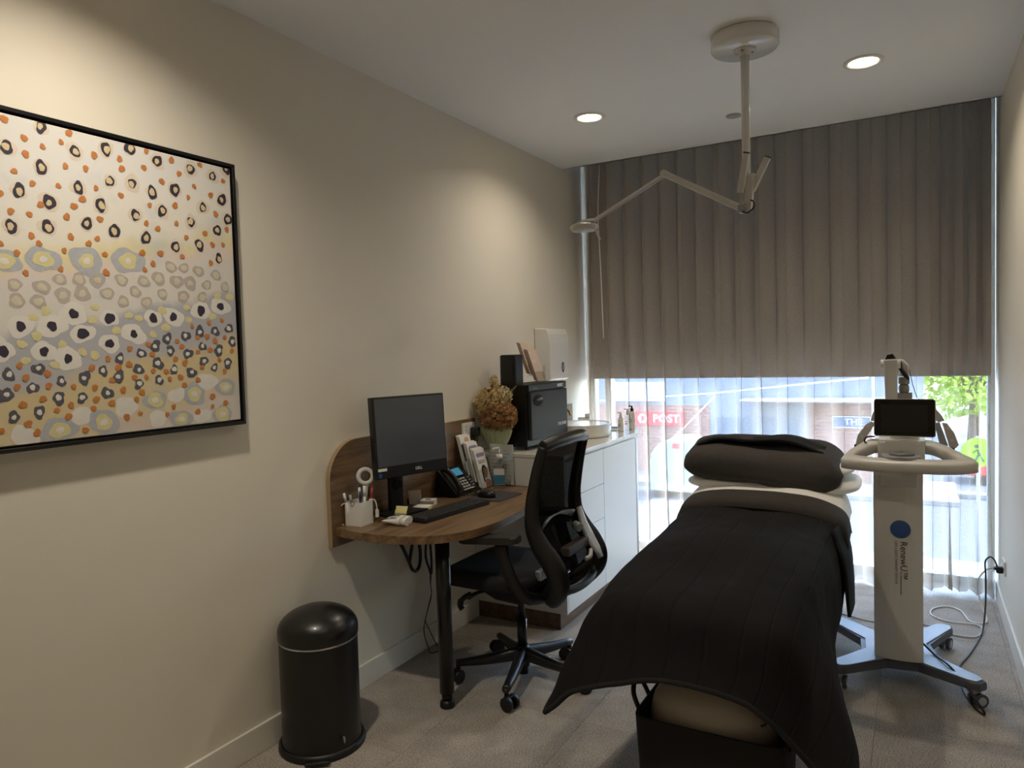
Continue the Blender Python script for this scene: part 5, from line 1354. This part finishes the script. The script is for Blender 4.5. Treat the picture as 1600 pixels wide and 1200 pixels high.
for k, (tx, ty) in enumerate(tips):
    d = Vector((tx-cx_, ty-cy_, 0)).normalized(); p = Vector((tx, ty, 0)) - d*.035
    a = [1.5, .6, 1.2, 1.7][k]; wd = Vector((math.cos(a), math.sin(a), 0)); ws = Vector((-wd.y, wd.x, 0)); c = p + wd*.014
    b = B(tl)
    for s_ in (-1, 1): b.cyl(c + ws*.009*s_ + Vector((0, 0, .0275)), c + ws*.024*s_ + Vector((0, 0, .0275)), .0275, n=24)
    w_ = b.obj('caster', mat('wheel_grey', C(72, 72, 74), .5), tl)
    B(tl).box(c + Vector((-.011, -.011, .020)), c + Vector((.011, .011, .062)), .004).cyl(p + Vector((0, 0, .05)), p + Vector((0, 0, .073)), .009).obj('caster_fork', LGREY, w_)
    b = B(tl)
    for s_ in (-1, 1): b.cyl(c + ws*.024*s_ + Vector((0, 0, .0275)), c + ws*.0255*s_ + Vector((0, 0, .0275)), .017, n=20)
    b.obj('wheel_disc', LGREY, w_)
# column with bowed front
cpoly = [(1.960 + .182*k/12, 3.362 - .016*(1-(2*k/12-1)**2)) for k in range(13)] + [(2.142, 3.50), (1.960, 3.50)]
B(tl).prism(cpoly, .1125, .945, bev=.003, seg=1).obj('column', TW, tl)
B(tl).box((1.988, 3.3425, .848), (2.122, 3.352, .935), .002, 1).obj('front_panel', mat('panel_off_white', C(208, 204, 196), .4), tl)
INK = mat('print_ink', C(52, 52, 56), .6)
b = B(tl); b.cyl((2.060, 3.346, .670), (2.060, 3.3445, .670), .038, n=40); dot = b.obj('blue_dot', mat('print_blue', C(58, 96, 156), .5), tl)
b = B(tl)
for k in range(1, 9):
    r = .004*k + .002; b.tube([(2.060 + r*math.cos(a), 3.3443, .657 + .0012*k + r*.9*math.sin(a)) for a in [2*PI*q/28 for q in range(28)]], .0005, 4, closed=True)
tag(b.obj('dot_rings', mat('print_blue_dark', C(44, 76, 134), .5), dot), None, kind='stuff')
text('RenewU\u2122', .036, frame((2.071, 3.3455, .620), (0, 0, -1), (1, 0, 0)), INK, 'lettering', tl, tl, .0002, 1.0, .0, 'LEFT')
text('LED LIGHT THERAPY SYSTEM', .0125, frame((2.044, 3.3455, .618), (0, 0, -1), (1, 0, 0)), INK, 'lettering_line', tl, tl, .0002, 1.12, .0, 'LEFT')
text('for Advanced Australia', .0105, frame((2.062, 3.3455, .492), (0, 0, -1), (1, 0, 0)), INK, 'lettering_small', tl, tl, .0002, 1.0, .0, 'LEFT')
# tray: loop handle
tz0, tz1 = .956, .998
oc = smooth_path([(1.862, 3.19, 0), (1.98, 3.165, 0), (2.10, 3.165, 0), (2.24, 3.175, 0), (2.315, 3.21, 0), (2.322, 3.245, 0), (2.29, 3.31, 0), (2.22, 3.44, 0), (2.15, 3.50, 0), (1.98, 3.50, 0), (1.925, 3.46, 0), (1.872, 3.33, 0), (1.852, 3.24, 0)], 6, True)
ic = smooth_path([(1.905, 3.245, 0), (1.98, 3.222, 0), (2.10, 3.220, 0), (2.20, 3.226, 0), (2.245, 3.238, 0), (2.258, 3.262, 0), (2.235, 3.31, 0), (2.19, 3.40, 0), (2.14, 3.43, 0), (2.0, 3.43, 0), (1.955, 3.40, 0), (1.915, 3.32, 0), (1.900, 3.27, 0)], 6, True)
b = B(tl); n_ = len(oc)
cenx = Vector((2.08, 3.32, 0))
rows = []
for P_, z, s_ in ((oc, tz0, 0), (oc, tz1-.010, 0), (oc, tz1, .010), (ic, tz1, -.006), (ic, tz1-.008, 0), (ic, tz0, 0), (oc, tz0, 0)):
    rows.append([Vector((p.x, p.y, z + (p.y-3.30)*.16)) - (Vector((p.x, p.y, 0)) - cenx).normalized()*s_ for p in P_])
b.grid(rows, True, True); b.obj('tray_handle', TW, tl)
B(tl).prism(rrect(1.978, 3.315, 2.150, 3.56, .03), .94, 1.040, bev=.010, seg=3).obj('console', TW, tl)
B(tl).prism(rrect(1.995, 3.19, 2.135, 3.36, .06), .975, .992, bev=.004).obj('control_dial_plate', mat('dial_grey', C(150, 150, 152), .35), tl)
B(tl).lathe([(.0, .992), (.045, .992), (.047, .996), (.040, 1.0), (.0, .998)], (2.068, 3.275, 0), 30).obj('dial', mat('dial_dark', C(112, 112, 116), .3), tl)
B(tl).lathe([(.050, 1.036), (.055, 1.04), (.050, 1.068), (.035, 1.075)], (2.075, 3.42, 0), 28).obj('screen_neck', TW, tl)
TM = frame((1.964, 3.335, 1.058), (1, .01, 0), (0, .10, 1))
sc_ = B(tl, TM).prism(rrect(0, 0, .224, .156, .010), -.026, 0, bev=.003).obj('screen_housing', TW, tl)
B(tl, TM).prism(rrect(.003, .004, .221, .153, .008), .0, .003).obj('screen_bezel', BLACKG, sc_)
B(tl, TM).box((.026, .022, .0028), (.196, .132, .0036)).obj('screen', mat('lcd_off', C(26, 26, 28), .3), sc_)
# rear arm
b = B(tl)
b.prism([(1.995, 1.372), (2.048, 1.372), (2.047, 1.04), (2.006, 1.04)], 3.53, 3.585, axis='y', bev=.004); b.obj('rear_arm', TW, tl)
B(tl).cyl((1.983, 3.557, 1.352), (2.060, 3.557, 1.352), .020, n=20).obj('arm_pivot', WHITE, tl)
B(tl).prism([(2.000, 1.372), (2.008, 1.392), (2.030, 1.396), (2.042, 1.376)], 3.535, 3.58, axis='y').obj('pivot_cover', BLACK, tl)
B(tl).prism([(2.052, 1.372), (2.070, 1.368), (2.090, 1.345), (2.092, 1.29), (2.055, 1.30)], 3.60, 3.65, axis='y', bev=.006).obj('front_link', TW, tl)
B(tl).tube(smooth_path([(2.055, 3.59, 1.36), (2.06, 3.585, 1.33), (2.072, 3.58, 1.31), (2.085, 3.59, 1.285), (2.07, 3.60, 1.27)], 5), .009, 8).obj('cable_boot', BLACK, tl)
B(tl).lathe([(.022, 1.262), (.022, 1.290), (.018, 1.292)], (2.072, 3.60, 0), 16).lathe([(.017, 1.222), (.021, 1.232), (.021, 1.250), (.015, 1.262)], (2.072, 3.60, 0), 16).obj('swivel_joint', mat('joint_grey', C(150, 146, 138), .4), tl)
B(tl).box((2.040, 3.575, 1.196), (2.104, 3.63, 1.222), .003).box((2.050, 3.58, 1.0), (2.095, 3.625, 1.197)).obj('joint_block', MATS['joint_grey'], tl)
B(tl).tube([(2.093, 3.60, 1.325), (2.105, 3.60, 1.26), (2.122, 3.60, 1.20)], .0016, 5).obj('thin_lead', BLACK, tl)
# LED wings left and right behind the screen
def wing(pts, y, s_):
    o = B(tl).prism(pts, y, y+.022, axis='y', bev=.004).obj('led_wing', mat('wing_white', C(196, 192, 184), .4), tl)
    return o
w1 = wing([(1.885, .998), (1.905, .996), (1.958, 1.085), (1.962, 1.10), (1.944, 1.105), (1.925, 1.090), (1.895, 1.045)], 3.46, 1)
B(tl).box((1.881, 3.46, .980), (1.903, 3.48, 1.003), .003).obj('wing_tip', BLACK, w1)
w2 = wing([(1.946, 1.110), (1.962, 1.106), (1.985, 1.14), (1.975, 1.165), (1.955, 1.145)], 3.46, 1)
w3 = wing([(2.212, 1.106), (2.230, 1.104), (2.256, 1.065), (2.272, 1.015), (2.262, 1.002), (2.238, 1.006)], 3.46, 1)
B(tl).box((2.225, 3.462, .988), (2.258, 3.48, 1.003), .003).obj('wing_tip', BLACK, w3)
w4 = wing([(2.175, 1.15), (2.190, 1.165), (2.212, 1.135), (2.222, 1.115), (2.200, 1.108), (2.178, 1.125)], 3.46, 1)
w5 = B(tl).prism([(2.185, 1.100), (2.205, 1.104), (2.236, 1.006), (2.205, 1.006)], 3.50, 3.512, axis='y').obj('led_panel', ALU, tl)
b = B(tl)
for k in range(14):
    z = 1.012 + .0064*k; x0 = 2.206 - .0013*k
    b.box((x0, 3.4988, z), (x0+.026-.0008*k, 3.5, z+.0028))
tag(b.obj('led_strips', mat('led_dark', C(110, 120, 136), .3), w5), None, kind='stuff')
for (w_, q) in ((w1, ((1.935, 1.085), (1.912, 1.040))), (w3, ((2.234, 1.085), (2.248, 1.035)))):
    for (x, z) in q: B(tl).cyl((x, 3.4595, z), (x, 3.4585, z), .006, n=14).obj('screw_cap', WHITE2, w_)
B(tl).tube(smooth_path([(1.965, 3.40, 1.048), (1.935, 3.40, 1.045), (1.925, 3.41, 1.025), (1.945, 3.42, 1.010), (1.985, 3.43, 1.010)], 5), .0035, 7).obj('side_cable', BLACK, tl)

# ---- cords and plugs at the right wall
def cord2(name, label, pts, r, m_):
    return tag(B().tube(smooth_path(pts, 7), r, 7).obj(name, m_), label, 'cord')
cord2('floor_cable', 'white cord looping over the carpet from the wall outlet to the couch', [(1.60, 4.06, .006), (1.75, 4.13, .005), (1.92, 4.08, .005), (2.147, 4.14, .005), (2.25, 4.06, .005), (2.36, 4.06, .005), (2.40, 4.17, .006), (2.378, 4.235, .008), (2.255, 4.235, .005), (2.185, 4.30, .005), (2.193, 4.405, .005), (2.26, 4.475, .005), (2.32, 4.43, .005), (2.353, 4.285, .006), (2.405, 4.25, .013), (2.43, 4.33, .010), (2.41, 4.42, .06), (2.395, 4.42, .17), (2.43, 4.39, .25), (2.475, 4.386, .268)], .0042, mat('cord_white', C(212, 210, 204), .45))
cord2('floor_cable', 'black power cord running from the trolley base up to the wall outlet', [(2.12, 3.515, .16), (2.18, 3.47, .118), (2.235, 3.36, .118), (2.30, 3.255, .07), (2.345, 3.215, .012), (2.315, 3.27, .005), (2.285, 3.42, .005), (2.275, 3.62, .005), (2.335, 3.85, .006), (2.395, 4.12, .01), (2.418, 4.25, .10), (2.425, 4.33, .23), (2.425, 4.36, .30), (2.445, 4.365, .328), (2.465, 4.36, .315), (2.475, 4.352, .285)], .0042, BLACK)
for lab, y, m_ in (('black power plug in the wall outlet by the curtain', 4.352, BLACK), ('white power plug in the wall outlet beside the black plug', 4.386, WHITE2)):
    p = thing('power_plug', lab, 'plug', (2.49, y, .26))
    B(p).box((2.470, y-.013, .252), (2.5015, y+.013, .284), .006).obj('body', m_, p)
    B(p).cyl((2.462, y, .275), (2.472, y, .272), .007, n=12).obj('strain_relief', m_, p)

# ================================================================== CEILING EXAMINATION LAMP
el = thing('examination_lamp', 'white ceiling mounted examination lamp with jointed arm', 'lamp', (1.52, 3.04, H))
lx, ly = 1.522, 3.042
B(el).lathe([(.128, H-.0005), (.132, H-.006), (.132, H-.048), (.127, H-.056), (.0, H-.058)], (lx, ly, 0), 48).obj('ceiling_canopy', WHITE2, el)
B(el).lathe([(.042, H-.058), (.042, H-.064), (.026, H-.068), (.024, H-.082), (.0, H-.083)], (lx, ly, 0), 28).obj('collar', WHITE2, el)
B(el).cyl((lx, ly, H-.08), (lx, ly, 2.10), .0165, n=20).obj('pole', WHITE2, el)
b = B(el)
for a in (.4, 2.5, 4.6): b.cyl((lx + .030*math.cos(a), ly + .030*math.sin(a), H-.067), (lx + .030*math.cos(a), ly + .030*math.sin(a), H-.070), .004, n=8)
b.obj('collar_screws', GREYP, el)
ENAM = mat('lamp_enamel', C(206, 203, 197), .3)
def bar(name, a, c_, w, t, m_, parent=el):
    a, c_ = Vector(a), Vector(c_); d = (c_-a).normalized(); s_ = d.cross(Vector((0, 1, 0))).normalized(); L = (c_-a).length
    Mx = frame(a, d, s_)
    return B(el, Mx).box((0, -w/2, -t/2), (L, w/2, t/2), .003).obj(name, m_, parent)
g1 = bar('spring_tube', (1.502, 3.015, 2.070), (1.533, 2.995, 2.218), .024, .024, ENAM)
bar('tube_end', (1.533, 2.995, 2.218), (1.534, 2.995, 2.222), .026, .026, BLACK, g1)
g2 = bar('spring_tube', (1.540, 3.055, 2.080), (1.602, 3.06, 2.205), .024, .024, ENAM)
bar('tube_end', (1.602, 3.06, 2.205), (1.604, 3.06, 2.209), .026, .026, BLACK, g2)
bar('bracket', (1.524, 3.04, 1.995), (1.542, 3.04, 2.145), .030, .030, ENAM)
bar('rod', (1.505, 3.015, 2.010), (1.505, 3.015, 2.075), .010, .008, LGREY)
B(el).box((1.490, 3.015, 1.992), (1.530, 3.06, 2.025), .004).cyl((1.508, 3.005, 2.008), (1.508, 3.07, 2.008), .010).obj('joint', LGREY, el)
B(el).tube(smooth_path([(1.535, 3.03, 2.04), (1.552, 3.02, 2.03), (1.555, 3.01, 2.005), (1.535, 3.00, 1.985), (1.510, 3.01, 1.992)], 6), .0035, 7).obj('lead', BLACK, el)
bar('lower_arm', (1.498, 3.035, 2.012), (1.182, 3.05, 2.198), .026, .022, ENAM)
B(el).cyl((1.178, 3.035, 2.201), (1.178, 3.065, 2.201), .015, n=18).obj('elbow', ENAM, el)
up_ = bar('upper_arm', (1.168, 3.055, 2.196), (.846, 3.06, 2.046), .010, .014, ENAM)
bar('parallel_rod', (1.166, 3.060, 2.184), (.842, 3.065, 2.034), .005, .006, ENAM)
# head: shallow oval shade with a bail and a grip
hd = B(el); HX, HY, HZ = .792, 3.062, 2.020
hd.lathe([(.0, .014), (.036, .012), (.062, .006), (.066, -.004), (.060, -.018), (.052, -.022)], (HX, HY, HZ), 36, squash=(1.0, .8)); hd.obj('head_shade', ENAM, el)
B(el).lathe([(.052, -.0215), (.02, -.0225), (.0, -.0225)], (HX, HY, HZ), 30, squash=(1.0, .8)).obj('diffuser', mat('diffuser_grey', C(180, 180, 178), .3), el)
B(el).tube(smooth_path([(.846, HY, 2.042), (.825, HY, 2.046), (.78, HY, 2.044), (.735, HY, 2.028), (.722, HY, 2.016)], 6), .005, 8).obj('bail', ENAM, el)
B(el).tube([(.848, HY, 2.004), (.862, HY-.01, 1.975), (.874, HY-.015, 1.952)], [.005, .006, .005], 8).obj('grip', ENAM, el)
